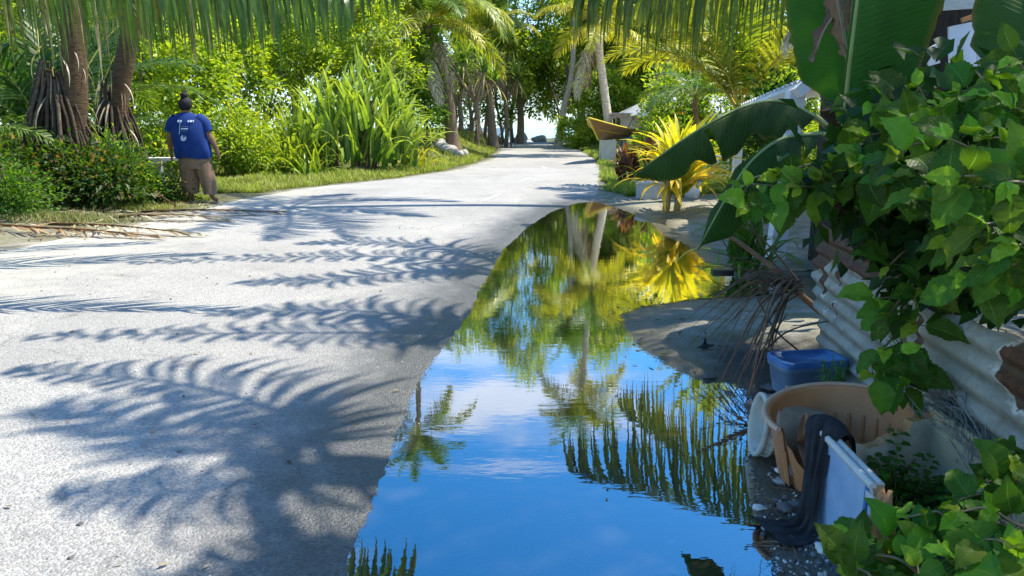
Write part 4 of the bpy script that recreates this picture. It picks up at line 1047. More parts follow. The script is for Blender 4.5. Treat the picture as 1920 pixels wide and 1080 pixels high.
# ------------------------------------------------------------------ white bench behind the person
M_WHITEWOOD = solid_mat('weathered_white_wood', (0.55, 0.53, 0.48), (0.82, 0.80, 0.74), 0.7, 10, 0.3, stretch=(1, 6, 6))
def bench():
    b = ground_at(300, 15.6); t = thing('white_bench', 'white plank bench on square legs, half hidden by the walking person', 'bench', b, 0.02)
    for y in (-0.14, 0.14): MB().box((0.05, y, 0.56), (1.5, 0.25, 0.05)).obj('seat_board', M_WHITEWOOD, t, False)
    for x in (-0.55, 0.05, 0.6):
        MB().box((x, 0, 0.25), (0.11, 0.11, 0.56)).obj('leg', M_WHITEWOOD, t, False)
        MB().box((x, 0, 0.505), (0.08, 0.5, 0.055)).obj('cross_rail', M_WHITEWOOD, t, False)
bench()

# ------------------------------------------------------------------ the walking person, seen from behind
def person():
    base = on_ground(377, 380); base.z += 0.006
    t = thing('person', 'person with hair bun, blue printed T-shirt and wide brown trousers walking away', 'person', base, 0)
    skin = solid_mat('brown_skin', (0.17, 0.09, 0.05), (0.22, 0.12, 0.07), 0.5, 12, 0.05)
    hair = solid_mat('black_hair', (0.004, 0.003, 0.003), (0.008, 0.007, 0.006), 0.8, 60, 0.6, 0.01, 0.5, stretch=(1, 1, 0.3))
    shirt = solid_mat('blue_cotton', (0.007, 0.026, 0.12), (0.012, 0.045, 0.20), 0.8, 6, 0.3, 0.02, 0.2)
    skirt = solid_mat('brown_cotton', (0.17, 0.11, 0.07), (0.24, 0.16, 0.10), 0.85, 9, 0.4, 0.02, 0.2)
    # body skeleton grown with a Skin modifier
    J = {'pel': (-.10, 0, .92, .17), 'wai': (-.15, 0, 1.10, .17), 'che': (-.20, .01, 1.30, .17), 'ubk': (-.235, .01, 1.43, .13), 'nek': (-.262, .01, 1.545, .058), 'hd0': (-.27, .015, 1.62, .075), 'hd1': (-.272, .02, 1.70, .100), 'hd2': (-.274, .015, 1.775, .078),
         'ls': (-.44, .01, 1.44, .075), 'lu': (-.51, .01, 1.28, .062), 'le': (-.55, .0, 1.13, .050), 'lf': (-.555, .03, 1.0, .044), 'lw': (-.545, .05, .88, .028), 'lp': (-.54, .06, .81, .034),
         'rs': (-.02, .01, 1.44, .075), 'ru': (.08, .0, 1.28, .062), 're': (.17, .0, 1.13, .050), 'rf': (.23, .03, 1.0, .044), 'rw': (.275, .05, .88, .028), 'rp': (.295, .06, .81, .034),
         'lh': (-.20, 0, .84, .12), 'lk': (-.19, .06, .48, .07), 'lc': (-.17, .0, .30, .058), 'la': (-.155, -.04, .09, .036), 'lt': (-.165, .09, .035, .032),
         'rh': (.00, 0, .84, .12), 'rk': (.10, .02, .48, .07), 'rc': (.17, -.03, .30, .060), 'ra': (.235, -.08, .09, .036), 'rt': (.275, .07, .035, .032)}
    E = [('pel', 'wai'), ('wai', 'che'), ('che', 'ubk'), ('ubk', 'nek'), ('nek', 'hd0'), ('hd0', 'hd1'), ('hd1', 'hd2'), ('ubk', 'ls'), ('ls', 'lu'), ('lu', 'le'), ('le', 'lf'), ('lf', 'lw'), ('lw', 'lp'),
         ('ubk', 'rs'), ('rs', 'ru'), ('ru', 're'), ('re', 'rf'), ('rf', 'rw'), ('rw', 'rp'), ('pel', 'lh'), ('lh', 'lk'), ('lk', 'lc'), ('lc', 'la'), ('la', 'lt'), ('pel', 'rh'), ('rh', 'rk'), ('rk', 'rc'), ('rc', 'ra'), ('ra', 'rt')]
    ks = list(J); me = bpy.data.meshes.new('skel')
    me.from_pydata([J[k][:3] for k in ks], [(ks.index(a), ks.index(b)) for a, b in E], [])
    o = bpy.data.objects.new('skel', me); COL.objects.link(o)
    sk = o.modifiers.new('s', 'SKIN'); ss = o.modifiers.new('d', 'SUBSURF'); ss.levels = 2; ss.render_levels = 2
    for i, k in enumerate(ks):
        d = me.skin_vertices[0].data[i]; d.radius = (J[k][3]*1.1, J[k][3]*(1.0 if k[0] in 'hlr' else 0.8)*1.1); d.use_root = (k == 'pel')
    dg = bpy.context.evaluated_depsgraph_get(); ev = o.evaluated_get(dg); m2 = ev.to_mesh()
    mb = MB(); V = np.array([v.co[:] for v in m2.vertices])
    q = np.array([p.vertices[:] for p in m2.polygons if len(p.vertices) == 4])
    tr = [p.vertices[:] for p in m2.polygons if len(p.vertices) == 3]
    mb.add(V, q)
    if tr: mb.add(V, np.array(tr))
    ev.to_mesh_clear(); bpy.data.objects.remove(o, do_unlink=True)
    for s, c in ((-1, (-.54, .06, .80)), (1, (.297, .06, .80))):
        c = np.array(c)
        for i, (dy, ln) in enumerate(((-.028, .062), (-.010, .072), (.009, .068), (.026, .052))):
            a = c+np.array([0, dy, 0.0]); mb.tube(bez([a+[0, 0, .02], a+[0.002*s, dy*.2, -ln*.45], a+[-.008*s, dy*.3+.012, -ln*.85], a+[-.018*s, dy*.3+.02, -ln*1.1]], 7), np.linspace(.0098, .0066, 7), 6)
        a = c+np.array([0, .035, .03]); mb.tube(bez([a, a+[-.006*s, .022, -.02], a+[-.012*s, .028, -.055]], 6), np.linspace(.0115, .008, 6), 6)
        # ears and nose share the head
    for s in (-1, 1):
        mb.lathe([(0, -.03), (.013, -.022), (.017, 0), (.012, .024), (0, .03)], 8, (-.272+s*.098, .015, 1.685))
    mb.tube([(-.272, .10, 1.72), (-.272, .128, 1.69), (-.272, .125, 1.675)], [.010, .016, .013], 6)
    body = mb.obj('body', skin, t)
    face = solid_mat('eye_and_lip', (0.12, 0.04, 0.035), (0.15, 0.05, 0.045), 0.5, 9, 0)
    eb = solid_mat('eye_white', (0.6, 0.58, 0.55), None, 0.3, 9, 0)
    for s in (-1, 1):
        e = MB(); e.lathe([(0, -.011), (.008, -.008), (.012, 0), (.008, .008), (0, .011)], 8, (-.272+s*.034, .104, 1.715)); e.obj('eye', eb, body)
    m = MB(); m.tube([(-.295, .106, 1.65), (-.272, .114, 1.648), (-.249, .106, 1.65)], [.003, .007, .003], 6); m.obj('mouth', face, body)
    # hair cap and bun
    h = MB(); a = np.linspace(0, 2*math.pi, 25)
    G = []
    for th in np.linspace(0, 1, 12):
        el = math.pi/2-th*math.radians(150)
        rr = 0.118*math.cos(el); z = 1.705+0.128*math.sin(el)
        row = []
        for b_ in a:
            y = math.sin(b_)
            cut = 1 if y < 0.25 else 0
            zz = z if (cut or z > 1.745) else 1.745
            rq = rr*1.02 if cut or z > 1.745 else 0.118*math.sqrt(max(0, 1-((1.745-1.705)/.128)**2))*0.98
            row.append((-.272+rq*math.cos(b_)*0.98, .012+rq*y*1.05, zz))
        G.append(row)
    h.grid(G); h.obj('hair', hair, t)
    h = MB(); h.lathe([(0, -.055), (.042, -.045), (.064, -.01), (.060, .03), (.036, .055), (0, .065)], 14, (-.283, -.02, 1.85)); h.tube([(-.31, -.02, 1.90), (-.27, -.03, 1.92), (-.25, -.0, 1.90)], .012, 6); h.obj('hair_bun', hair, t)
    # T-shirt
    sec = [(1.565, -.262, .010, .072, .066), (1.548, -.26, .008, .115, .085), (1.52, -.252, .005, .19, .115), (1.475, -.24, .0, .275, .145), (1.40, -.225, -.01, .32, .175), (1.28, -.20, -.02, .315, .20), (1.12, -.17, -.02, .31, .215), (.98, -.145, -.015, .318, .22), (.86, -.13, -.01, .322, .215), (.78, -.12, -.005, .31, .20)]
    n = 40; a = np.linspace(0, 2*math.pi, n+1); G = []
    for (z, cx, cy, hw, hd) in sec:
        f = np.clip((1.3-z)/.5, 0, 1)
        wr = 1+0.035*f*np.sin(a*9+z*7)+0.02*np.sin(a*5+z*11)
        G.append(np.stack([cx+hw*np.cos(a)*wr, cy+hd*np.sin(a)*wr, z+0.012*np.sin(a*3+1)*f], -1))
    s = MB(); s.grid(G, flip=True); sh = s.obj('t_shirt', shirt, t)
    for pts, rr in (([(-.42, .0, 1.465), (-.50, .0, 1.38), (-.545, .0, 1.24)], [.105, .10, .088]), ([(-.06, .0, 1.465), (.055, .0, 1.38), (.125, .0, 1.235)], [.105, .10, .088])):
        s = MB(); s.tube(bez(pts, 8), np.interp(np.linspace(0, 1, 8), [0, .5, 1], rr), 14, cap=False); s.obj('sleeve', shirt, sh)
    # worn pale print on the back
    ink = solid_mat('worn_print', (0.22, 0.33, 0.48), (0.6, 0.68, 0.72), 0.8, 60, 0.1)
    blk = solid_mat('dark_print', (0.008, 0.02, 0.06), (0.1, 0.16, 0.25), 0.8, 70, 0.1)
    def back(x, z):
        zs = [q[0] for q in sec][::-1]
        cx = np.interp(z, zs, [q[1] for q in sec][::-1]); cy = np.interp(z, zs, [q[2] for q in sec][::-1]); hw = np.interp(z, zs, [q[3] for q in sec][::-1]); hd = np.interp(z, zs, [q[4] for q in sec][::-1])
        u = np.clip((x-cx)/hw, -0.99, 0.99); return cy-hd*math.sqrt(1-u*u)-0.016
    pm = MB()
    def patch(x0, x1, z0, z1, mat, k=6):
        G = [[(x, back(x, z), z) for x in np.linspace(x0, x1, k)] for z in np.linspace(z0, z1, 5)]; pm.grid(G, mat=mat)
    for (x0, x1, w) in ((-.33, -.29, 0), (-.28, -.25, 0), (-.15, -.125, 0), (-.115, -.08, 0), (-.07, -.055, 0)):
        patch(x0, x1, 1.40, 1.435, 0)
    patch(-.28, -.268, 1.20, 1.40, 0)
    for i, z in enumerate((1.235, 1.275, 1.315)): patch(-.25, -.13, z, z+.022, 0 if i % 2 else 1, 5)
    for k in range(10):
        a0 = k*.628; G = []
        for rr in (0.0, .052): G.append([(-.20+rr*math.cos(q), 0, 1.13+rr*math.sin(q)) for q in (a0, a0+.32, a0+.64)])
        G = [[(x, back(x, z), z) for (x, _, z) in row] for row in G]; pm.grid(G, mat=1 if 1 <= k <= 2 else 0)
    stuff(pm.obj('back_print', [ink, blk], sh))
    # wide cropped trousers, two legs in mid stride
    hip = [(.86, -.125, 0, .275, .175), (.78, -.115, 0, .28, .185), (.68, -.10, 0, .28, .185), (.60, -.085, 0, .275, .18)]
    G = []
    for (z, cx, cy, hw, hd) in hip:
        wr = 1+0.02*np.sin(a*7+z*9); G.append(np.stack([cx+hw*np.cos(a)*wr, cy+hd*np.sin(a)*wr, z+0*a], -1))
    s = MB(); s.grid(G, flip=True); k = s.obj('trousers', skirt, t)
    for leg in (((-.225, 0, .68, .155, .165), (-.205, .02, .5, .155, .16), (-.19, .02, .32, .15, .15), (-.165, -.01, .17, .125, .13)),
                ((.03, 0, .68, .16, .165), (.085, .01, .5, .145, .155), (.145, -.01, .32, .125, .14), (.195, -.045, .15, .105, .12))):
        Q = bez([q[:3] for q in leg], 12); W = np.interp(np.linspace(0, 3, 12), range(4), [q[3] for q in leg]); Dp = np.interp(np.linspace(0, 3, 12), range(4), [q[4] for q in leg])
        G = []
        for i in range(12):
            f = i/11; wr = 1+0.06*f*np.sin(a*5+i*.25)+0.03*np.sin(a*9+i*.6)
            G.append(np.stack([Q[i, 0]+W[i]*np.cos(a)*wr, Q[i, 1]+Dp[i]*np.sin(a)*wr, Q[i, 2]+.012*f*np.sin(a*3)], -1))
        s = MB(); s.grid(G, flip=True); s.obj('trouser_leg', skirt, k)
    sand = solid_mat('sandal_rubber', (0.25, 0.2, 0.16), None, 0.7, 9, 0)
    for x, y in ((-.16, .03), (.257, -.0)):
        m = MB(); m.box((x, y, .008), (.095, .27, .016)); m.obj('sandal', sand, t, False)
    def rec(q):
        for ch in q.children:
            for v in ch.data.vertices: v.co.x += 0.085*v.co.z
            rec(ch)
    rec(t)
    t.scale = (0.93, 0.93, 0.93)
person()
# ------------------------------------------------------------------ boat, shelter, house
M_HULL = solid_mat('brown_boat_paint', (0.30, 0.15, 0.07), (0.40, 0.21, 0.10), 0.45, 3, 0.1, stretch=(1, 1, 4))
M_YELP = solid_mat('yellow_trim_paint', (0.75, 0.55, 0.04), None, 0.5, 9, 0)
M_GREYW = solid_mat('grey_weathered_wood', (0.30, 0.28, 0.25), (0.55, 0.52, 0.47), 0.85, 8, 0.4, stretch=(4, 1, 1))
M_CONC = solid_mat('pale_concrete', (0.55, 0.53, 0.48), (0.72, 0.70, 0.65), 0.9, 4, 0.3)
M_WHITE = solid_mat('white_paint', (0.62, 0.64, 0.66), (0.78, 0.79, 0.80), 0.5, 3, 0.1)
def boat():
    # bow at the left, hull runs away to the right-back; sections (s along, half beam, keel z, sheer z)
    bow = wp(1103, 221, 25.5); stern = wp(1200, 262, 31.0)
    b = ground_at(1150, 27); g = b.z
    ax = Vector((stern.x-bow.x, stern.y-bow.y, 0)); Lb = 4.6; ax.normalize(); sd = Vector((-ax.y, ax.x, 0))
    t = thing('boat', 'brown wooden boat with yellow trim pulled up beside the shelter, bow to the road', 'boat', b)
    sh = bow.z-b.z
    def P(s, v, k):   # k 0 sheer .. 1 keel
        hb = 0.02+0.68*math.sin(min(1, s*1.5)*math.pi/2)*(1-0.25*max(0, s-.6))
        zt = sh-0.38*math.sin(min(1, s*1.4)*math.pi/2)
        keel = 0.78
        stem = s-0.0; x = s*Lb
        z = zt*(1-k)+keel*k
        rake = max(0, 0.35-s)/0.35
        x = x+rake*k*1.05
        w = hb*(1-k**1.6)*(1-0.25*k)
        q = Vector((bow.x, bow.y, 0))+ax*x+sd*(v*w)
        return (q.x-b.x, q.y-b.y, z)
    S = np.linspace(0, 1, 16); K = np.linspace(0, 1, 9)
    mb = MB()
    for v in (-1, 1): mb.grid([[P(s, v, k) for k in K] for s in S], flip=(v > 0))
    mb.grid([[P(1, v*(1), k) for v in (-1, 0, 1)] for k in K])
    mb.obj('hull', M_HULL, t)
    for v in (-1, 1):
        m = MB(); m.tube([P(s, v*1.02, 0) for s in S], 0.028, 6); m.obj('gunwale', M_YELP, t)
        m = MB(); m.tube([P(s, v*1.04, 0.48) for s in S[1:]], 0.012, 5); m.obj('side_stripe', M_YELP, t)
    m = MB(); m.tube([P(0.0, 0, k) for k in K], 0.03, 6); m.obj('stem', M_YELP, t)
    for s in (0.35, 0.6, 0.85):
        m = MB(); a = Vector(P(s, -.95, 0.25)); c = Vector(P(s, .95, 0.25)); m.tube([a, c], 0.05, 4, flat=0.5); m.obj('thwart', M_GREYW, t)
    m = MB(); q = P(.45, 0, 1); m.box((q[0], q[1], .36), (.5, .9, .82)); m.obj('support_block', M_CONC, t, False)
boat()
def shelter():
    b = ground_at(1195, 29); g = b.z
    t = thing('wooden_shelter', 'grey weathered pole shelter with a flat plank top beside the boat', 'shelter', b, 0.04)
    top = wp(1190, 214, 29).z-g
    for x in (-0.75, 0.05, 0.85):
        for y in (-0.5, 0.6):
            MB().tube([(x, y, -0.1), (x, y, top-0.08)], 0.045, 7, (1.3, 1.3, 1.3)).obj('post', M_GREYW, t)
    for x in (-0.72, 0.08):
        MB().tube([(x, -0.5, top*0.45), (x+0.42, -0.5, top-0.1)], 0.03, 6).obj('brace', M_GREYW, t)
    for y in (-0.55, 0.65): MB().box((0.1, y, top-0.05), (2.3, 0.07, 0.09)).obj('beam', M_GREYW, t, False)
    for i in range(9): MB().box((0.1+0.012*i, -0.62+0.17*i, top+0.02+0.006*(i % 2)), (2.45-0.05*(i % 3), 0.14, 0.03)).obj('plank', M_GREYW, t, False)
    for i in range(4): MB().box((0.1, -0.35+0.27*i, 0.62), (1.9, 0.2, 0.035)).obj('table_board', M_WHITEWOOD, t, False)
shelter()
b = ground_at(1180, 28.2)
t = thing('water_drum', 'blue plastic drum under the wooden shelter', 'drum', b)
MB().lathe([(0, 0), (.27, 0), (.29, .03), (.29, .3), (.3, .32), (.29, .34), (.29, .6), (.3, .62), (.29, .64), (.28, .82), (.25, .85), (0, .85)], 20).obj('barrel', solid_mat('faded_blue_plastic', (0.12, 0.28, 0.55), (0.25, 0.42, 0.62), 0.5, 5, 0.1), t)
MB().lathe([(0, .845), (.06, .845), (.06, .88), (0, .885)], 12).obj('cap', M_WHITE, t)

def house():
    # grey roofed house, gable end half hidden by the palms
    b = ground_at(1400, 27); g = b.z
    t = thing('house', 'low white house with a pale grey hipped roof behind the yellow palm', 'house', b)
    x0, x1 = -3.6, 6.5; y0, y1 = 0, 6.5; hw = 1.6
    M_WALL = solid_mat('white_wall', (0.62, 0.62, 0.6), (0.78, 0.78, 0.76), 0.8, 2, 0.1)
    M_ROOF = solid_mat('grey_metal_roof', (0.36, 0.37, 0.37), (0.50, 0.51, 0.52), 0.45, 3, 0.15, stretch=(1, 0.2, 1))
    dk = solid_mat('dark_glass', (0.02, 0.025, 0.03), None, 0.1, 9, 0)
    mb = MB(); mb.box(((x0+x1)/2, (y0+y1)/2, hw/2), (x1-x0, y1-y0, hw)); mb.obj('wall', M_WALL, t, False)
    r = MB(); e = 0.45; zr = 3.0
    a = [(x0-e, y0-e, hw), (x1+e, y0-e, hw), (x1+e, y1+e, hw), (x0-e, y1+e, hw), (x0+2.2, (y0+y1)/2, zr), (x1-2.2, (y0+y1)/2, zr)]
    a2 = [(p[0], p[1], p[2]-0.06) for p in a]
    r.add(a+a2, [[0, 1, 5, 4], [2, 3, 4, 5], [6, 7, 1, 0], [7, 8, 2, 1], [8, 9, 3, 2], [9, 6, 0, 3]]); r.add(a, [[1, 2, 5], [3, 0, 4]])
    r.obj('roof', M_ROOF, t, False)
    for i in range(26):
        x = x0-e+0.3+i*0.41
        if x > x1: break
        u = min(1, (x-(x0-e))/2.6, ((x1+e)-x)/2.6)
        p = (x, y0-e, hw+0.02); q = (x, y0-e+u*((y1+y0)/2-y0+e), hw+0.02+u*(zr-hw))
        MB().tube([p, q], 0.022, 4).obj('roof_rib', M_ROOF, t)
    for x in (-2.6, -0.6, 1.6, 4.0):
        f = MB(); f.box((x, y0-0.02, 1.05), (1.0, 0.07, 0.75)); fo = f.obj('window', M_WHITE, t, False)
        for s in (-0.24, 0.24): MB().box((x+s, y0-0.06, 1.05), (0.42, 0.02, 0.62)).obj('pane', dk, fo, False)
    MB().box((0.6, y0-0.03, 0.75), (0.75, 0.08, 1.5)).obj('door', M_WHITE, t, False)
    MB().box(((x0+x1)/2, y0-0.47, hw-0.02), (x1-x0+0.9, 0.04, 0.16)).obj('fascia_board', M_WHITE, t, False)
house()
def carport():
    # open white shelter nearer: post with beam and a sheet roof edge
    t = thing('white_carport', 'white open-sided carport roof on square posts right of the yellow palm', 'carport', (0, 0, 0))
    b = on_ground(1452, 486); top = wp(1478, 172, b.y+0.3)
    m = MB(); m.box((0, 0, 0), (0.15, 0.15, 1))
    V = np.concatenate(m.v)
    lo = np.array([b.x, b.y, -0.05]); hi = np.array([top.x+0.02, b.y+0.15, top.z])
    q = V[:, 2:3]+0.5; V2 = V*[1, 1, 0]+lo*(1-q)+hi*q
    m.v = [V2.astype(np.float32)]; m.obj('post', M_WHITE, t, False)
    # beam running away to the left from the head of the post, and the roof it carries
    a = Vector(hi); e = wp(1388, 207, 12.5)
    ax = (e-a); u = ax.normalized(); s = Vector((u.y, -u.x, 0)).normalized()
    m = MB(); m.tube([a-u*0.4, e], 0.07, 4); m.obj('beam', M_WHITE, t, False)
    c2 = e+Vector((0, 0, 0)); MB().box((e.x, e.y, e.z/2-0.05), (0.12, 0.12, e.z+0.1)).obj('post', M_WHITE, t, False)
    M_R = solid_mat('white_sheet_roof', (0.55, 0.6, 0.66), (0.75, 0.78, 0.82), 0.45, 2, 0.1)
    n = 18; G = []
    for i in range(n*4+1):
        q = i/(n*4); p = a.lerp(e, q)-u*0.2*(1-q)
        dz = 0.018*math.cos(i*math.pi/2)
        G.append([(p.x, p.y, p.z+0.09+dz), (p.x+s.x*2.4, p.y+s.y*2.4, p.z+0.35+dz)])
    MB().grid(G).obj('roof_sheet', M_R, t)
carport()
b = ground_at(1395, 17.5)
t = thing('garden_wall', 'low bright white block wall behind the foot of the yellow palm', 'wall', b, 0.05)
for i in range(9):
    for k in range(3): MB().box((-0.6+i*0.42+(0.2 if k % 2 else 0), 0, 0.1+k*0.2), (0.41, 0.16, 0.192)).obj('block', M_CONC, t, False)
b = ground_at(1290, 25)
t = thing('garden_wall', 'low pale concrete wall left of the house, behind the red-leaved plants', 'wall', b)
for i in range(8):
    for k in range(2): MB().box((-1.6+i*0.42+(0.2 if k % 2 else 0), 0, 0.1+k*0.2), (0.41, 0.16, 0.192)).obj('block', M_CONC, t, False)

# grey boulder heap and bare trunks at the road end
def rock_data(name, s, seed, col=(1, 1, 1), flat=0.7):
    mb = MB(); a = np.linspace(0, 2*math.pi, 13); G = []
    for th in np.linspace(-math.pi/2, math.pi/2, 8):
        row = []
        for q in a:
            d = np.array([math.cos(th)*math.cos(q), math.cos(th)*math.sin(q), math.sin(th)*flat])
            k = 1+0.28*math.sin(d[0]*3.1+seed)+0.2*math.sin(d[1]*4.3+seed*2)+0.12*math.sin(d[2]*7+d[0]*6+seed)
            row.append(d*s*k)
        G.append(row)
    mb.grid(G, col); return mb
M_ROCK = solid_mat('grey_coral_rock', (0.25, 0.25, 0.24), (0.5, 0.49, 0.46), 0.9, 5, 0.8, 0.05, attr=True)
stuff(LOOSE.obj('loose_stones', M_ROCK, None, False), 'loose stone chips lying on the road')
for i, (px, Y, s, lab) in enumerate([(975, 60, 0.6, 'large grey boulder under the trees at the end of the road'), (935, 58, 0.5, 'smaller grey boulder left of the large one at the road end'),
                                     (1010, 62, 0.6, 'low flat grey rock beside the large boulder on the shore')]):
    b = ground_at(px, Y); o = rock_data('b', s, i*2.3+1).obj('boulder', M_ROCK); o.location = b+Vector((0, 0, s*0.35)); tag(o, lab, 'rock', 'boulders at the road end')
for i, (px, Y, s, lab) in enumerate([(838, 29, 0.33, 'pale stone heap stone at the foot of the leaning palm, largest'), (856, 28.5, 0.25, 'pale stone right of the largest at the palm foot'), (822, 29.5, 0.28, 'pale stone left of the largest at the palm foot'), (870, 29, 0.22, 'small pale stone furthest right at the palm foot')]):
    b = ground_at(px, Y); o = rock_data('b', s, i*1.3+4, (1.0, 0.95, 0.85)).obj('stone', M_ROCK); o.location = b+Vector((0, 0, s*0.3)); tag(o, lab, 'stone', 'stones under the coconut palm')
def bare(label, px, Y, pts, r, seed):
    b = ground_at(px, Y); t = thing('bare_tree', label, 'tree', b, 0, 'bare dark trunks at the road end')
    rel = [Vector((0, 0, -0.2))]+[wp(*p)-b for p in pts]
    mb = MB(); P = bez(rel, 14); mb.tube(P, np.linspace(r, r*0.5, 14)*0.7, 8, (0.75, 0.7, 0.66)); mb.obj('trunk', M_BARK, t)
    rr = np.random.default_rng(seed)
    for k in range(4):
        p = P[5+2*k]; e = p+np.array([rr.normal(0, 1.2), rr.normal(0, .5), 1.2+rr.random()])
        MB().tube(bez([p, (p+e)/2+[0, 0, -.15], e], 6), np.linspace(r*.4, r*.1, 6), 6, (0.4, 0.38, 0.36)).obj('branch', M_BARK, t)
bare('bare dark trunk forking at the road end, leftmost of the row', 880, 52, [(884, 225, 52), (878, 180, 52), (872, 120, 52)], 0.22, 1)
bare('bare dark trunk second from the left at the road end', 908, 54, [(912, 225, 54), (920, 170, 54), (918, 110, 54)], 0.2, 2)
bare('thin leaning dark trunk left of the large boulder', 945, 57, [(938, 230, 57), (930, 190, 57), (925, 130, 57)], 0.16, 3)
bare('dark trunk rising from behind the large boulder', 962, 60, [(958, 225, 60), (965, 180, 60), (980, 120, 60)], 0.22, 4)
bare('dark leaning trunk beside the tall curved palm', 1075, 50, [(1088, 215, 50), (1078, 190, 50), (1060, 120, 50)], 0.32, 5)
bare('crooked dark trunk with a low limb reaching over the shore gap', 1052, 53, [(1050, 225, 53), (1042, 190, 53), (1030, 150, 53)], 0.14, 6)

# plants on the right between road and yard
strap_plant('red_cordyline', 'dark red-brown leaved plant at the right road edge, left of the yellow leaves', ground_at(1192, 17.2), SL_RED, 110, 'plant', 'red-leaved plants', 0.45, 5, 0.8, 1.2, 0.3, 0.55)
strap_plant('red_cordyline', 'smaller red-brown plant just right of the larger one', ground_at(1216, 17.8), SL_RED, 45, 'plant', 'red-leaved plants', 0.25, 6, 0.8, 1.1, 0.3, 0.7)
SL_YV = [strap_data('leaf', 0.95, 0.10, 82, 45, None, 1, (0.20, 0.32, 0.03), (0.72, 0.62, 0.05)), strap_data('leaf', 0.95, 0.10, 70, 80, None, 2, (0.32, 0.38, 0.03), (0.75, 0.62, 0.05)),
         strap_data('leaf', 0.9, 0.09, 55, 95, None, 3, (0.5, 0.42, 0.03), (0.80, 0.60, 0.04)), strap_data('leaf', 0.8, 0.09, 35, 100, None, 4, (0.5, 0.42, 0.03), (0.75, 0.5, 0.04))]
b = on_ground(1268, 398)
t = strap_plant('yellow_pandanus', 'bright yellow spiky plant on a short stem at the puddle end', b+Vector((0, 0, 0)), SL_YV, 110, 'plant', 'bright yellow plants', 0.12, 7, 1.0, 1.45, 0.12, 0.0)
for ch in t.children: ch.location.z += 0.30
MB().tube(bez([(0, 0, -0.05), (0.02, 0, 0.2), (0, 0, 0.42)], 7), 0.055, 8, (1.3, 1.1, 0.5)).obj('stem', M_BARK, t)
MB().tube(bez([(-0.16, 0.05, -0.05), (-0.13, 0.03, 0.3), (-0.1, 0, 0.5)], 7), 0.06, 8, (1.5, 1.2, 0.6)).obj('stem', M_BARK, t)
strap_plant('yellow_pandanus', 'smaller yellow plant with folded pale leaves beside the red-brown plant', ground_at(1225, 15.5), SL_YV, 26, 'plant', 'bright yellow plants', 0.2, 8, 0.8, 1.2, 0.1, 0.1)
strap_plant('yellow_pandanus', 'yellow-leaved plant behind the large banana leaf', ground_at(1300, 14.0), SL_YV, 30, 'plant', 'bright yellow plants', 0.2, 11, 0.8, 1.1, 0.1, 0.1)
bush('green leafy shrub behind the red-brown plant, in front of the shelter', 1235, 300, 20, [((0, 0, 0.6), (0.7, 0.6, 0.6)), ((0.6, 0.2, 0.4), (0.5, 0.5, 0.5))], 190, 0.13, 121, HC)
bush('green shrub with small red flowers right of the wooden shelter', 1270, 290, 23, [((0, 0, 0.8), (0.8, 0.7, 0.7))], 200, 0.13, 122, [(0.05, 0.14, 0.02), (0.16, 0.3, 0.04), (0.5, 0.09, 0.03)])
bush('leafy shrub hiding the foot of the house wall, left part', 1340, 280, 22, [((0, 0, 0.4), (0.9, 0.6, 0.5))], 170, 0.12, 123, HC)
bush('dark glossy shrub standing between the house wall and the carport post', 1440, 300, 14, [((0, 0, 1.2), (0.35, 0.4, 0.75))], 90, 0.12, 124, [(0.02, 0.07, 0.01), (0.07, 0.15, 0.02)])
bush('low shrub right of the yellow palm on the bright sand', 1500, 300, 15, [((0, 0, 0.7), (1.3, 0.5, 0.7))], 150, 0.12, 125, HC)
# things standing on the sand by the yellow plant
b = on_ground(1218, 372); t = thing('cooler_box', 'grey cooler box with a lid on the sand behind the yellow plant', 'cooler box', b, 0.3)
M_GP = solid_mat('grey_plastic', (0.33, 0.34, 0.34), (0.42, 0.43, 0.43), 0.5, 8, 0.1)
MB().box((0, 0, 0.13), (0.42, 0.3, 0.26)).obj('body', M_GP, t, False); MB().box((0, 0, 0.29), (0.45, 0.33, 0.05)).obj('lid', M_GP, t, False)
MB().tube(bez([(-.22, -.16, .2), (-.23, -.2, .12), (-.22, -.16, .06)], 6), .012, 6).obj('handle', M_GP, t)
b = on_ground(1302, 372); t = thing('paint_bucket', 'small white bucket with a blue lid beside the yellow plant', 'bucket', b+Vector((0, 0.2, 0)))
M_BLUE = solid_mat('blue_plastic', (0.03, 0.11, 0.30), (0.07, 0.19, 0.40), 0.35, 6, 0.1)
MB().lathe([(0, 0), (.13, 0), (.16, .3), (.15, .3), (0, .29)], 18).obj('body', M_WHITE, t); MB().lathe([(0, .345), (.16, .345), (.172, .33), (.172, .3), (.165, .3)], 18).obj('lid', M_BLUE, t)
MB().tube(bez([(-.165, 0, .27), (-.1, -.12, .18), (.1, -.12, .18), (.165, 0, .27)], 10), .005, 5).obj('handle', M_GP, t)
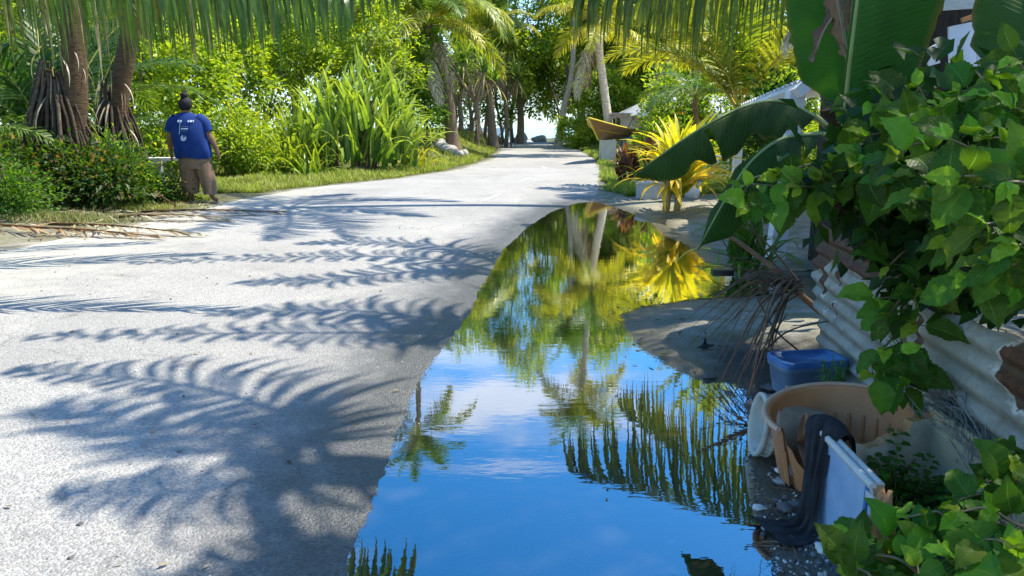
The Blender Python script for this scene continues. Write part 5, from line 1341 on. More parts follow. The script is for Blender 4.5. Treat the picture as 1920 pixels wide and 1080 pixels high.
# ------------------------------------------------------------------ corrugated fence
def m_corr():
    m, nt, N, L, out = newmat('rusting_zinc_sheet')
    P = n_pos(N, 'Object'); at = n_xyz(N, L, n_attr(N))
    no = n_noise(N, L, P, 6, 6, 0.6); fi = n_noise(N, L, P, 45, 5, 0.7)
    zinc = n_ramp(N, L, no, [(0.3, (0.27, 0.265, 0.215)), (0.5, (0.40, 0.395, 0.325)), (0.72, (0.52, 0.51, 0.42))])
    zinc = n_mix(N, L, n_map(N, L, fi, 0.35, 0.65, 0.25, 0), zinc, (0.25, 0.26, 0.24))
    rust = n_ramp(N, L, fi, [(0.3, (0.035, 0.016, 0.009)), (0.55, (0.11, 0.045, 0.02)), (0.8, (0.2, 0.09, 0.04))])
    k = n_math(N, L, 'ADD', at[0], n_math(N, L, 'MULTIPLY', n_math(N, L, 'SUBTRACT', no, 0.5), 1.1))
    k2 = n_noise(N, L, P, 3.3, 4, 0.55)
    spots = n_map(N, L, k2, 0.56, 0.68, 0, 0.6)
    k = n_math(N, L, 'ADD', k, spots)
    crust = n_math(N, L, 'MULTIPLY', n_map(N, L, k, 0.36, 0.46), n_map(N, L, k, 0.48, 0.56, 1, 0))
    c = n_mix(N, L, crust, zinc, (0.66, 0.62, 0.52))
    c = n_mix(N, L, n_map(N, L, k, 0.46, 0.52), c, rust)
    mp = N.new('ShaderNodeMapping'); mp.inputs['Scale'].default_value = (16, 16, 1.6); L.new(P, mp.inputs[0]); stn = n_noise(N, L, mp.outputs[0], 1.0, 4, 0.6)
    c = n_mix(N, L, n_math(N, L, 'MULTIPLY', n_map(N, L, stn, 0.5, 0.72), 0.55), c, (0.15, 0.085, 0.045))
    c = n_mix(N, L, n_map(N, L, n_noise(N, L, P, 11, 5, 0.7), 0.55, 0.75, 0, 0.5), c, (0.13, 0.13, 0.10))
    # darker colour in the troughs
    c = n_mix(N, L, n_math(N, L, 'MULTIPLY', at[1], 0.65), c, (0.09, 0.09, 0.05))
    principled(N, L, out, c, 0.65, n_bump(N, L, fi, 0.25, 0.004), 0.4)
    return m
M_CORR = m_corr()
FA = Vector((1.76, 4.2, 0)); FB = Vector((1.50, 1.5, 0))
fdir = (FB-FA); flen = fdir.length; fdir.normalize(); fnor = Vector((-fdir.y, fdir.x, 0))
if fnor.x > 0: fnor = -fnor
fence = thing('corrugated_fence', 'low fence of rusting corrugated sheets beside the puddle', 'fence', FA)
def sheet(u0, u1, v0, v1, rustf, off=0.0, lean=0.0, top=None, seed=0, left=None):
    nu, nv = 70, int((v1-v0)/0.0095)
    U = np.linspace(u0, u1, nu); V = np.linspace(v0, v1, nv)
    uu, vv = np.meshgrid(U, V, indexing='ij')
    if top is not None: vv = v0+(vv-v0)*((top(uu)-v0)/(v1-v0))
    if left is not None:
        sh_ = left(vv); w = np.clip(1-(uu-u0)/0.25, 0, 1); uu = uu+sh_*w
    w = 0.0125*np.cos(2*math.pi*vv/0.084)+0.012*fbm(uu, vv, 2.5, 2, seed)+off+lean*(vv-v0)
    f = np.array(fdir); n = np.array(fnor)
    G = uu[..., None]*f+w[..., None]*n+vv[..., None]*np.array([0, 0, 1])
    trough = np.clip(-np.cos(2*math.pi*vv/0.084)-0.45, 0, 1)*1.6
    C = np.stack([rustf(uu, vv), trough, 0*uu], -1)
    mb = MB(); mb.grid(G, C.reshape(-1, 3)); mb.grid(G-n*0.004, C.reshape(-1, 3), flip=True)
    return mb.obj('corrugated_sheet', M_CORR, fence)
def rust1(u, v):
    r = np.clip((v-0.61+0.10*np.clip(0.25-u, 0, 1)*4)/0.08, 0, 1)*0.95
    r = np.maximum(r, np.clip(1-np.abs(u-0.13)/0.09, 0, 1)*np.clip((v-0.35)/.12, 0, 1))
    r = np.maximum(r, np.clip(1-np.abs(u-0.17)/0.06, 0, 1)*np.clip((v-0.2)/.2, 0, 1)*0.6)
    r = np.maximum(r, 0.9*np.exp(-((u-0.34)**2/0.002+(v-0.40)**2/0.004)))
    return r-0.02
sheet(0.0, 1.5, 0.02, 0.80, rust1, 0.0, 0.03, top=lambda u: 0.82-0.05*u+0.008*np.sin(u*23), seed=3, left=lambda v: 0.06*np.sin(v*9)+0.3*np.clip(0.35-v, 0, 1)+0.02*np.sin(v*31))
def rust2(u, v):
    r = 0.95*np.exp(-((u-2.1)**2/0.02+(v-0.62)**2/0.02))
    r = np.maximum(r, 0.9*np.exp(-((u-1.75)**2/0.004+(v-0.38)**2/0.006)))
    r = np.maximum(r, 0.8*np.exp(-((u-1.42)**2/0.003+(v-0.5)**2/0.04)))
    return r
sheet(1.4, 3.0, 0.0, 0.60, rust2, 0.03, 0.04, top=lambda u: 0.68+0.10*np.clip((u-1.4)/1.2, 0, 1)+0.008*np.sin(u*19), seed=5)
for u in (0.05, 1.4, 2.6):
    p = np.array(fdir)*u-np.array(fnor)*0.055
    MB().tube([p-[0, 0, .2], p+[0, 0, .74]], 0.035, 7, (0.8, 0.7, 0.6)).obj('post', M_BARK, fence)

# ------------------------------------------------------------------ leaves with drawn veins
def m_vein(name, veins, slant, vw, lite, rough=0.38, trans=0.38, tcol=(1.35, 1.45, 0.35), bumpd=0.004, coarse=5, edge=None):
    m, nt, N, L, out = newmat(name)
    uv = n_pos(N, 'UV'); xyz = n_xyz(N, L, uv)
    av = n_math(N, L, 'ABSOLUTE', xyz[1])
    ph = n_math(N, L, 'MULTIPLY', n_math(N, L, 'SUBTRACT', xyz[0], n_math(N, L, 'MULTIPLY', av, slant)), veins)
    fr = n_math(N, L, 'PINGPONG', ph, 0.5)
    v1 = n_map(N, L, fr, 0.0, vw, 1, 0)
    mid = n_map(N, L, av, 0.02, 0.07, 1, 0)
    ven = n_math(N, L, 'MAXIMUM', n_math(N, L, 'MULTIPLY', v1, 0.6), mid)
    at = n_attr(N); no = n_noise(N, L, n_pos(N, 'World'), coarse, 4)
    oi = N.new('ShaderNodeObjectInfo')
    c = n_mix(N, L, 1.0, at, n_ramp(N, L, no, [(0.3, (0.75, 0.75, 0.75)), (0.7, (1.2, 1.2, 1.2))]), 'MULTIPLY')
    hs = N.new('ShaderNodeHueSaturation'); L.new(c, hs.inputs['Color'])
    L.new(n_map(N, L, oi.outputs['Random'], 0, 1, 0.46, 0.515, False), hs.inputs['Hue']); L.new(n_map(N, L, oi.outputs['Random'], 0, 1, 0.7, 1.35, False), hs.inputs['Value'])
    c = n_mix(N, L, n_math(N, L, 'MULTIPLY', ven, 0.5), hs.outputs[0], lite)
    if edge: c = n_mix(N, L, n_map(N, L, n_math(N, L, 'ADD', av, n_math(N, L, 'MULTIPLY', no, 0.25)), 1.02, 1.2, 0, 0.9), c, edge)
    bp = n_bump(N, L, n_math(N, L, 'MULTIPLY', ven, -1.0), 0.6, bumpd)
    p = principled(N, L, None, c, rough+0.1, bp, 0.18)
    t = N.new('ShaderNodeBsdfTranslucent'); L.new(n_mix(N, L, 1.0, c, tcol, 'MULTIPLY'), t.inputs[0])
    mx = N.new('ShaderNodeMixShader'); mx.inputs[0].default_value = trans
    L.new(p.outputs[0], mx.inputs[1]); L.new(t.outputs[0], mx.inputs[2]); L.new(mx.outputs[0], out.inputs[0])
    return m
M_BANANA = m_vein('banana_leaf', 46, 0.10, 0.16, (0.09, 0.18, 0.04), 0.5, 0.38, edge=(0.25, 0.16, 0.06))
M_HIB = m_vein('hibiscus_leaf', 8, 0.42, 0.10, (0.22, 0.36, 0.08), 0.36, 0.42)
M_DRYB = m_vein('dry_banana_leaf', 30, 0.10, 0.3, (0.10, 0.06, 0.035), 0.8, 0.15, (1, .8, .6), 0.01)
def uv_grid(me, UV):
    lay = me.uv_layers.new(name='UVMap'); li = np.empty(len(me.loops), np.int32); me.loops.foreach_get('vertex_index', li)
    lay.data.foreach_set('uv', UV[li].astype(np.float32).ravel())

def banana_leaf(parent, pts, width, droop, face=None, halves=(1, 1), seed=0, c0=(0.028, 0.085, 0.016), c1=(0.045, 0.11, 0.02), mat=None, wave=0.012, prof=None, part='leaf', rib=0.011, tears=0):
    """pts in world; face: direction the upper side looks to"""
    org = Vector(parent.location); P = bez([Vector(p)-org for p in pts], 40); n = len(P); s = np.linspace(0, 1, n); r = np.random.default_rng(seed)
    T = nrm(np.gradient(P, axis=0)); f = np.array(face if face is not None else (0, 0, 1.0), float)
    S = nrm(np.cross(T, f)); U = np.cross(S, T)
    w = width*np.interp(s, [0, 0.05, 0.2, 0.6, 0.88, 1], [0.03, 0.45, 0.9, 1, 0.62, 0.02]) if prof is None else width*np.interp(s, *prof)
    v = np.linspace(-1, 1, 17); G = np.zeros((n, 17, 3)); d = np.radians(droop if not np.isscalar(droop) else (droop, droop))
    for j, vj in enumerate(v):
        side = 0 if vj < 0 else 1
        a = d[side]; q = abs(vj)*halves[side]
        ww = w*q*(1+0.02*r.normal(0, 1, n)*(abs(vj) == 1))
        wv = wave*np.sin(s*21+vj*2+seed)*q+wave*0.6*np.sin(s*43+seed*2)*q**2
        cv = a*(0.6+0.5*q)
        G[:, j] = P+S*(np.sign(vj)*ww*np.cos(cv))[:, None]-U*(ww*np.sin(cv)-wv)[:, None]
    C = np.array(c0)*(1-s[:, None, None])+np.array(c1)*s[:, None, None]+np.zeros((n, 17, 3))
    mb = MB(); faces_skip = None
    mb.grid(G, C.reshape(-1, 3))
    if tears:
        f_, m_ = mb.f[0]; keep = np.ones(len(f_), bool)
        for _ in range(tears):
            i = r.integers(4, n-4); sd_ = r.integers(0, 2); dep = r.integers(4, 8)
            for j in (range(0, dep) if sd_ == 0 else range(15, 15-dep, -1)): keep[i*16+j] = False
        mb.f[0] = (f_[keep], m_)
    me = mb.data(part, mat or M_BANANA)
    UV = np.stack(np.meshgrid(s, v, indexing='ij'), -1).reshape(-1, 2); uv_grid(me, UV)
    lo = link(part, me, parent)
    if rib:
        m = MB(); m.tube(P+U*0.0-U*rib*0.3, np.interp(s, [0, 1], [rib, rib*0.25]), 7, (0.25, 0.33, 0.10) if mat is None else (0.3, 0.22, 0.13)); m.obj('midrib', M_STEM, lo)
    return lo
bb = ground_at(1600, 4.2)
ban = thing('banana_plant', 'banana plant rising behind the fence with broad dark green leaves and dried brown ones', 'banana plant', bb)
m = MB(); top = wp(1562, 200, 4.15)-bb
m.tube(bez([(0, 0, -0.05), (0, 0, 0.6), (top.x, top.y, top.z)], 12), np.linspace(0.11, 0.07, 12), 12, (0.16, 0.12, 0.06)); m.obj('stem', M_BARK, ban)
cdir = (0.1, -0.8, 0.55)
def petiole(a, b, c):
    m = MB(); m.tube(bez([Vector(a)-bb, Vector(b)-bb, Vector(c)-bb], 10), 0.016, 8, (0.35, 0.38, 0.14)); m.obj('petiole', M_STEM, ban)
petiole(wp(1562, 258, 4.15), wp(1548, 235, 4.05), wp(1525, 216, 3.95))
banana_leaf(ban, [wp(1528, 218, 3.95), wp(1470, 190, 3.85), wp(1400, 197, 3.75), wp(1320, 236, 3.65), wp(1250, 282, 3.6), wp(1188, 328, 3.6)], 0.185, (50, 68), (-0.10, -0.45, 0.85), seed=1, wave=0.03, tears=3, c0=(0.018, 0.06, 0.012), c1=(0.03, 0.08, 0.015))
petiole(wp(1565, 275, 4.1), wp(1552, 255, 3.9), wp(1538, 249, 3.75))
banana_leaf(ban, [wp(1540, 249, 3.75), wp(1470, 258, 3.6), wp(1410, 300, 3.5), wp(1356, 380, 3.45), wp(1308, 468, 3.45)], 0.20, (58, 50), (-0.2, -0.5, 0.8), seed=2, wave=0.02, tears=3, c0=(0.018, 0.06, 0.012), c1=(0.03, 0.08, 0.015))
banana_leaf(ban, [wp(1582, 245, 3.2), wp(1590, 150, 3.15), wp(1603, 40, 3.1), wp(1618, -80, 3.1), wp(1640, -260, 3.2), wp(1680, -420, 3.4)], 0.36, (40, 6), (0.0, -1.0, 0.15), (0.05, 1.0), seed=3, wave=0.008, tears=2, prof=([0, 0.06, 0.25, 0.6, 0.88, 1], [0.35, 0.6, 0.95, 1, 0.62, 0.02]))
banana_leaf(ban, [wp(1600, 190, 3.5), wp(1588, 110, 3.5), wp(1575, 0, 3.5), wp(1560, -120, 3.55), wp(1530, -260, 3.7)], 0.24, (6, 30), (0.0, -1.0, 0.1), (1.0, 0.5), seed=4, wave=0.01, c0=(0.04, 0.12, 0.018), c1=(0.04, 0.12, 0.02))
banana_leaf(ban, [wp(1950, 190, 2.7), wp(1930, 110, 2.75), wp(1925, 0, 2.8), wp(1905, -120, 2.9), wp(1870, -260, 3.0)], 0.19, (6, 20), (0.0, -1.0, 0.2), (1.0, 1.0), seed=5, wave=0.02, tears=2)
banana_leaf(ban, [wp(1600, 260, 4.1), wp(1630, 120, 4.5), wp(1680, -60, 4.9), wp(1780, -160, 5.3), wp(1900, -140, 5.7)], 0.3, (35, 35), (0.0, -0.6, 0.7), seed=6)
for (a, s_) in (([wp(1602, -70, 3.3), wp(1575, 10, 3.3), wp(1545, 60, 3.3), wp(1524, 116, 3.3)], 7), ([wp(1565, -60, 3.25), wp(1572, 0, 3.25), wp(1582, 60, 3.25), wp(1588, 108, 3.25)], 8), ([wp(1600, -80, 3.4), wp(1600, 0, 3.4), wp(1592, 60, 3.4)], 9)):
    banana_leaf(ban, a, 0.055, (75, 75), (0.3, -1, 0.1), seed=s_, mat=M_DRYB, wave=0.02, part='dead_leaf', c0=(0.16, 0.10, 0.06), c1=(0.20, 0.13, 0.08), prof=([0, .3, .7, 1], [.5, 1, .9, .1]))

# ------------------------------------------------------------------ hibiscus
def hib_data(seed, L=0.11, asp=0.62, curl=0.5, c=(0.06, 0.15, 0.02)):
    r = np.random.default_rng(seed); n = 19; s = np.linspace(0, 1, n); v = np.array([-1, -0.6, -0.25, 0, 0.25, 0.6, 1])
    prof = np.interp(s, [0, 0.05, 0.18, 0.36, 0.55, 0.75, 0.9, 1], [0.02, 0.42, 0.88, 1.0, 0.88, 0.48, 0.17, 0.0])*L*asp*0.5
    G = np.zeros((n, 7, 3)); ang = curl*s**1.4+0.1*math.sin(seed)
    x = np.concatenate([[0], np.cumsum(np.cos(ang[:-1]))])*L/(n-1); z = -np.concatenate([[0], np.cumsum(np.sin(ang[:-1]))])*L/(n-1)
    for j, vj in enumerate(v):
        q = abs(vj); ser = 1+0.05*(((np.arange(n)) % 2)*2-1)*(q == 1)
        w = prof*q*ser
        lift = w*0.28+0.004*np.sin(s*16+vj*2+seed)*q*np.sign(vj)
        if q == 0.6: lift = lift+0.003*np.sin(s*40)
        G[:, j, 0] = x+lift*np.sin(ang)-(q == 1)*0.0; G[:, j, 1] = np.sign(vj)*w+0.004*np.sin(s*3+seed); G[:, j, 2] = z+lift*np.cos(ang)
    mb = MB(); mb.grid(G, (np.array(c)*(1+0*s[:, None, None])+np.zeros((n, 7, 3))).reshape(-1, 3))
    nuv = n*7
    mb.tube([(0, 0, 0), (-0.012, 0, -0.002), (-0.032, 0, -0.008)], 0.0016, 4, (0.15, 0.2, 0.05), cap=False)
    me = mb.data('leaf', M_HIB)
    UV = np.zeros((len(me.vertices), 2)); UV[:nuv] = np.stack(np.meshgrid(s, v, indexing='ij'), -1).reshape(-1, 2); UV[nuv:, 1] = 0.5
    uv_grid(me, UV); return me
HIB = [hib_data(i, 0.115, [0.62, 0.7, 0.58, 0.66, 0.75][i % 5], [0.5, 0.9, 0.3, 1.1, 0.7][i % 5], [(0.055, 0.155, 0.018), (0.075, 0.19, 0.02), (0.06, 0.165, 0.018), (0.13, 0.26, 0.025), (0.045, 0.13, 0.016)][i % 5]) for i in range(10)]
HIBY = [hib_data(20+i, 0.10, 0.6, 0.6, (0.22, 0.40, 0.03)) for i in range(3)]
def leaf_obj(parent, pos, D, Nn, me, s):
    X = Vector(D).normalized(); Z = Vector(Nn); Y = Z.cross(X).normalized(); Z = X.cross(Y)
    M = Matrix((X, Y, Z)).transposed().to_4x4()
    o = link('leaf', me, parent); o.matrix_local = Matrix.Translation(Vector(pos)-parent.location) @ M @ Matrix.Scale(s, 4)
    return o
def twig(parent, a, b, n, r, size=1.1, young=2, spread=1.0, stem=True):
    """a twig from a to b with leaves along it and a rosette of young ones at its end"""
    a = Vector(a); b = Vector(b); ax = (b-a).normalized()
    if stem:
        m = MB(); mid = (a+b)/2+Vector(r.normal(0, 0.02, 3)); P = bez([a-parent.location, mid-parent.location, b-parent.location], 8)
        m.tube(P, np.linspace(0.006, 0.0025, 8), 5, (0.28, 0.2, 0.1)); m.obj('stem', M_STEM, parent)
    L = (b-a).length
    for i in range(n):
        t = 0.25+0.75*(i+0.5)/n; p = a.lerp(b, t)
        q = Vector(nrm(r.normal(0, 1, 3))); side = (q-ax*q.dot(ax)).normalized()
        view = (Vector((0, 0, CAMH))-p).normalized()
        D = side*1.0+ax*0.35+Vector((0, 0, -0.55+0.2*r.normal()))+view*0.15
        Nn = Vector((0, 0, 0.75))+view*0.75+Vector(r.normal(0, 0.3, 3))
        me = HIB[r.integers(10)]; s = size*(0.5+0.75*r.random())*(1.15-0.25*t)
        leaf_obj(parent, p+D.normalized()*0.03, D, Nn, me, s)
    for i in range(young):
        q = Vector(nrm(r.normal(0, 1, 3))); D = ax*0.7+q*0.8+Vector((0, 0, 0.1)); Nn = Vector((0, -0.6, 0.8))+Vector(r.normal(0, 0.3, 3))
        leaf_obj(parent, b, D, Nn, HIBY[r.integers(3)], size*(0.45+0.35*r.random()))
r = np.random.default_rng(77)
hroot = Vector((2.45, 2.75, 0)); hroot.z = gz(2.45, 2.75)
hib = thing('hibiscus_bush', 'large leafy green bush overhanging the corrugated fence at the right edge', 'bush', hroot)
tips = []
def hub(px, py, Y): return wp(px, py, Y)
# (tip pixel, depth, start pixel, depth, leaves)
TW = [(1455,330,2.9,1600,330,3.0,9),(1410,345,2.95,1520,350,3.0,8),(1400,385,2.9,1500,360,2.95,7),(1500,350,2.75,1600,320,2.9,8),(1540,335,2.7,1640,320,2.8,8),(1395,360,3.05,1470,340,3.0,6),
      (1620,255,2.6,1720,260,2.7,9),(1600,300,2.5,1720,320,2.7,9),(1560,290,2.8,1680,290,2.8,8),(1640,195,2.7,1740,200,2.7,8),(1670,330,2.3,1760,320,2.5,8),(1610,325,2.5,1700,320,2.6,8),
      (1720,160,2.6,1800,200,2.6,9),(1760,200,2.3,1850,230,2.5,9),(1800,170,2.5,1880,190,2.5,9),(1700,230,2.35,1800,250,2.5,9),(1680,290,2.2,1790,290,2.4,9),
      (1850,260,2.1,1940,260,2.3,9),(1780,260,2.0,1900,280,2.2,9),(1900,200,2.2,1960,220,2.3,8),(1905,110,2.2,1960,150,2.3,6),(1860,180,2.35,1950,180,2.4,8),
      (1745,370,2.1,1850,350,2.3,9),(1800,330,1.9,1900,340,2.1,9),(1890,340,1.8,1960,350,2.0,9),(1850,420,1.85,1950,400,2.0,9),(1910,460,1.75,1990,440,1.9,8),
      (1780,450,2.1,1880,430,2.2,9),(1750,410,2.4,1830,400,2.4,7),(1870,500,1.8,1960,470,1.9,6),(1815,520,1.95,1890,490,2.0,5),
      (1730,390,2.7,1780,370,2.7,7),(1760,450,2.6,1800,430,2.6,6)]
for (a, b_, d, c, e, f, n) in TW: twig(hib, hub(c, e, f), hub(a, b_, d), n, r)
# woody stems inside
for k in range(14):
    a, b_, d, c, e, f, n = TW[(k*5) % len(TW)]; q = hub(c, e, f)-hroot
    m = MB(); m.tube(bez([(r.normal(0, .08), r.normal(0, .08), 0.0), (q.x*0.4+0.1, q.y*0.4, q.z*0.6), q], 10)+0, np.linspace(0.02, 0.006, 10), 7, (0.5, 0.42, 0.33)); m.obj('branch', M_BARK, hib)
mb = MB()
kk = []
for (cx, cy, dd, n, sx, sy) in ((1700, 330, 3.0, 900, 120, 120), (1830, 260, 2.8, 900, 100, 110), (1780, 450, 2.9, 900, 100, 90), (1880, 420, 2.5, 700, 60, 120), (1610, 330, 3.2, 350, 60, 50), (1840, 470, 2.6, 300, 60, 40)):
    for i in range(n): kk.append(wp(cx+sx*r.normal()*0.6, cy+sy*r.normal()*0.6, dd+0.25*r.normal()*0.6)-hroot)
kk = np.array([list(q) for q in kk]); n = len(kk)
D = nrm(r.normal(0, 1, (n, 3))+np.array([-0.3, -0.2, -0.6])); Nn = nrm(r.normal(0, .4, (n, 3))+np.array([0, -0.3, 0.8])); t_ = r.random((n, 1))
cards(mb, kk, D, Nn, 0.07+0.05*r.random(n), 0.055, np.array((0.012, 0.036, 0.008))*(1-t_)+np.array((0.035, 0.095, 0.016))*t_)  # leaves coloured near black to stand in for shade inside the bush
o = stuff(mb.obj('shaded_inner_foliage', M_BROAD, hib)); 

# branch hanging in front of the fence
hb2 = thing('hanging_branch', 'leafy branch hanging down over the fence above the orange tub', 'branch', hub(1720, 460, 2.75))
P = [hub(1720, 460, 2.75), hub(1700, 560, 2.72), hub(1690, 640, 2.68), hub(1690, 720, 2.62), hub(1680, 770, 2.55)]
m = MB(); m.tube(bez([q-hb2.location for q in P], 14), np.linspace(.009, .004, 14), 6, (.28, .2, .1)); m.obj('stem', M_STEM, hb2)
for (a, b_, d, c, e, f, n) in ((1665,500,2.6,1700,470,2.7,4),(1645,560,2.6,1690,540,2.68,2),(1668,590,2.55,1690,560,2.65,4),(1655,650,2.5,1685,620,2.6,5),(1690,660,2.45,1700,620,2.6,5),(1635,700,2.45,1675,680,2.58,4),(1700,700,2.5,1700,660,2.6,5),(1720,610,2.5,1700,570,2.65,5),(1725,540,2.6,1710,500,2.7,5),(1690,720,2.5,1690,700,2.58,3)):
    twig(hb2, hub(c, e, f), hub(a, b_, d), n, r, 1.15, 1)
# lower bush at the bottom right
lb = Vector((1.75, 1.75, 0)); lb.z = gz(1.75, 1.75)
low = thing('hibiscus_bush', 'low leafy bush with toothed leaves in the bottom right corner, in front of the box', 'bush', lb)
for (a, b_, d, c, e, f, n) in ((1590,1010,1.85,1680,1060,1.8,7),(1640,1040,1.75,1740,1090,1.7,7),(1700,970,1.8,1780,1000,1.75,7),(1730,1010,1.75,1800,1040,1.7,7),(1790,940,1.8,1860,960,1.75,7),(1850,905,1.85,1930,915,1.8,7),(1800,960,1.7,1890,990,1.65,8),(1870,960,1.65,1950,1000,1.6,8),(1900,1040,1.55,1960,1080,1.5,6),(1890,840,1.95,1960,850,1.9,8),(1840,1010,1.6,1900,1060,1.55,6),(1590,1060,1.75,1640,1120,1.65,6),(1720,1060,1.65,1780,1130,1.6,7),(1910,900,1.75,1980,930,1.7,7),(1660,1000,1.85,1720,1050,1.75,6),(1780,1040,1.6,1820,1100,1.55,6)):
    twig(low, hub(c, e, f), hub(a, b_, d), n, r, 1.0)
    q = hub(c, e, f)-lb; m = MB(); m.tube(bez([(r.normal(0, .05), r.normal(0, .05), 0), (q.x*.5, q.y*.5, q.z*.6), q], 8), np.linspace(.01, .004, 8), 6, (.45, .36, .25)); m.obj('branch', M_BARK, low)

# ------------------------------------------------------------------ dead frond lying over the sand bar
M_TWIG = solid_mat('dry_brown_stalk', (0.10, 0.055, 0.03), (0.24, 0.15, 0.09), 0.8, 9, 0.4, attr=True)
o0 = wp(1495, 552, 4.35)
dead = thing('dead_palm_frond', 'dead brown palm frond trailing thin bent leaflets from the fence end onto the sand bar', 'dead frond', o0)
m = MB(); m.tube(bez([wp(1342, 425, 4.6)-o0, wp(1400, 465, 4.55)-o0, wp(1460, 512, 4.45)-o0, wp(1500, 552, 4.35)-o0, wp(1545, 590, 4.3)-o0], 14), np.linspace(.012, .022, 14), 7, (1.3, 1.2, 1.0)); m.obj('stalk', M_TWIG, dead)
r = np.random.default_rng(12)
ends = [(1290,620),(1300,640),(1285,600),(1310,600),(1320,650),(1340,620),(1350,690),(1345,730),(1362,700),(1375,745),(1385,720),(1398,760),(1385,650),(1410,700),(1330,575),(1360,590),(1402,640),(1340,560),(1300,585),(1375,600),(1415,660),(1290,655),(1350,650),(1430,700),(1395,600),(1370,560),(1310,625),(1325,665),(1405,735),(1390,690),(1420,720),(1335,700),(1350,560),(1315,575),(1360,740),(1440,690)]
for i, (ex, ey) in enumerate(ends):
    s = wp(1478+r.integers(-28, 30), 535+r.integers(-12, 14), 4.36); yy = gp(ex, ey).y
    e = gp(ex, ey, 0.0); 
    if ey < 640: e = wp(ex, ey, 4.3+0.3*r.random()); e.z = max(e.z, 0.03)
    e.z = max(e.z, gz(e.x, e.y)+0.01)
    k = r.random(); mid = s.lerp(e, 0.4)+Vector((0, 0, 0.10+0.06*r.random()))
    m2_ = s.lerp(e, 0.75)+Vector((0, 0, 0.07))
    c = 0.6+0.7*r.random()
    mb = MB(); mb.tube(bez([s-o0, mid-o0, m2_-o0, e-o0], 12), np.linspace(0.008, 0.0022, 12)*(0.8+0.6*r.random()), 5, (c, c*.95, c*.9), flat=0.5); mb.obj('leaflet', M_TWIG, dead)
for (a, b_, c, d) in (((1560,600),(1480,620),(1430,660),4.0),((1330,470),(1430,500),(1490,545),4.6),((1400,400),(1440,480),(1500,545),4.7),((1345,410),(1420,440),(1500,530),4.7),((1300,500),(1400,505),(1490,540),4.8),((1465,560),(1448,640),(1440,710),4.15),((1475,590),(1440,640),(1400,700),4.1),((1420,560),(1455,620),(1500,660),4.1)):
    mb = MB(); mb.tube(bez([wp(*a, d)-o0, wp(*b_, d)-o0, wp(*c, d)-o0], 10), np.linspace(.0035, .006, 10), 5, (0.7, 0.6, 0.55)); mb.obj('leaflet', M_TWIG, dead)
# small dark green plant at the puddle corner
b = on_ground(1395, 520)
strap_plant('screw_pine_seedling', 'small dark green strap-leaved plant at the puddle corner beside the carport post', b, [strap_data('leaf', 0.75, 0.05, 84, 50, None, 1, DEEP, MID), strap_data('leaf', 0.75, 0.05, 65, 95, None, 2, DEEP, LITE), strap_data('leaf', 0.7, 0.045, 40, 100, None, 3, MID, LITE)], 60, 'plant', None, 0.18, 31, 0.7, 1.1, 0.15, 0.25)
pl = thing('old_timber', 'dark wet timber lying along the puddle edge under the dead frond', 'timber', on_ground(1420, 512))
MB().box((0.15, 0, 0.0), (1.15, 0.11, 0.07), Rz(-0.03)).obj('beam', solid_mat('wet_dark_wood', (0.012, 0.011, 0.010), (0.05, 0.045, 0.04), 0.35, 6, 0.4, stretch=(1, 8, 8)), pl, False)
MB().box((0.25, -0.16, -0.01), (1.0, 0.10, 0.10), Rz(-0.05)).obj('lower_beam', solid_mat('mossy_concrete', (0.07, 0.09, 0.07), (0.16, 0.17, 0.14), 0.8, 9, 0.4), pl, False)

# ------------------------------------------------------------------ the shack and white sheets behind the banana leaf
sk_ = thing('shack', 'dark open shack with white sheet panels behind the banana leaves', 'shack', (0, 0, 0))
M_DKW = solid_mat('dark_old_boards', (0.018, 0.014, 0.011), (0.06, 0.045, 0.035), 0.9, 6, 0.4, stretch=(6, 6, 1), attr=True)
for i in range(12):
    MB().box((3.05+i*0.24, 5.6-0.0*i, 1.5), (0.235, 0.03, 3.0+0.03*(i % 3)), col=(0.7+0.1*(i % 4),)*3).obj('wall_board', M_DKW, sk_, False)
for i in range(7): MB().box((2.95, 5.75+i*0.24, 1.5), (0.03, 0.235, 3.0), col=(0.8+0.1*(i % 3),)*3).obj('wall_board', M_DKW, sk_, False)
def quad_panel(name, px4, Y, mat, th=0.02, par=sk_):
    q = [wp(a, b, Y) for a, b in px4]; c = sum(q, Vector())/4
    V = [list(p) for p in q]+[[p.x, p.y+th, p.z] for p in q]
    mb = MB(); mb.add(V, [[0, 1, 2, 3], [7, 6, 5, 4], [0, 4, 5, 1], [1, 5, 6, 2], [2, 6, 7, 3], [3, 7, 4, 0]]); return mb.obj(name, mat, par, False)
M_BLUEWHITE = solid_mat('blueish_white_enamel', (0.55, 0.62, 0.72), (0.74, 0.77, 0.80), 0.35, 2.2, 0.05)
quad_panel('white_panel', [(1780, 50), (1826, 40), (1862, 150), (1782, 165)], 5.2, M_BLUEWHITE)
quad_panel('white_panel', [(1832, 60), (1850, 110), (1866, 160), (1836, 150)], 5.1, M_BLUEWHITE)
quad_panel('white_panel', [(1738, 92), (1757, 82), (1763, 118), (1742, 124)], 5.25, M_WHITE)
quad_panel('white_panel', [(1860, 160), (1878, 150), (1890, 165), (1840, 178)], 5.0, M_WHITE)
quad_panel('roof_edge_board', [(1766, -12), (1850, -16), (1852, 14), (1762, 20)], 5.1, solid_mat('grey_eave_board', (0.4, 0.4, 0.36), (0.6, 0.6, 0.55), 0.7, 9, 0.2, stretch=(1, 1, 9)))
quad_panel('orange_board', [(1804, 34), (1826, 26), (1826, 36), (1806, 42)], 5.05, solid_mat('orange_paint', (0.5, 0.22, 0.07), None, 0.6, 9, 0))

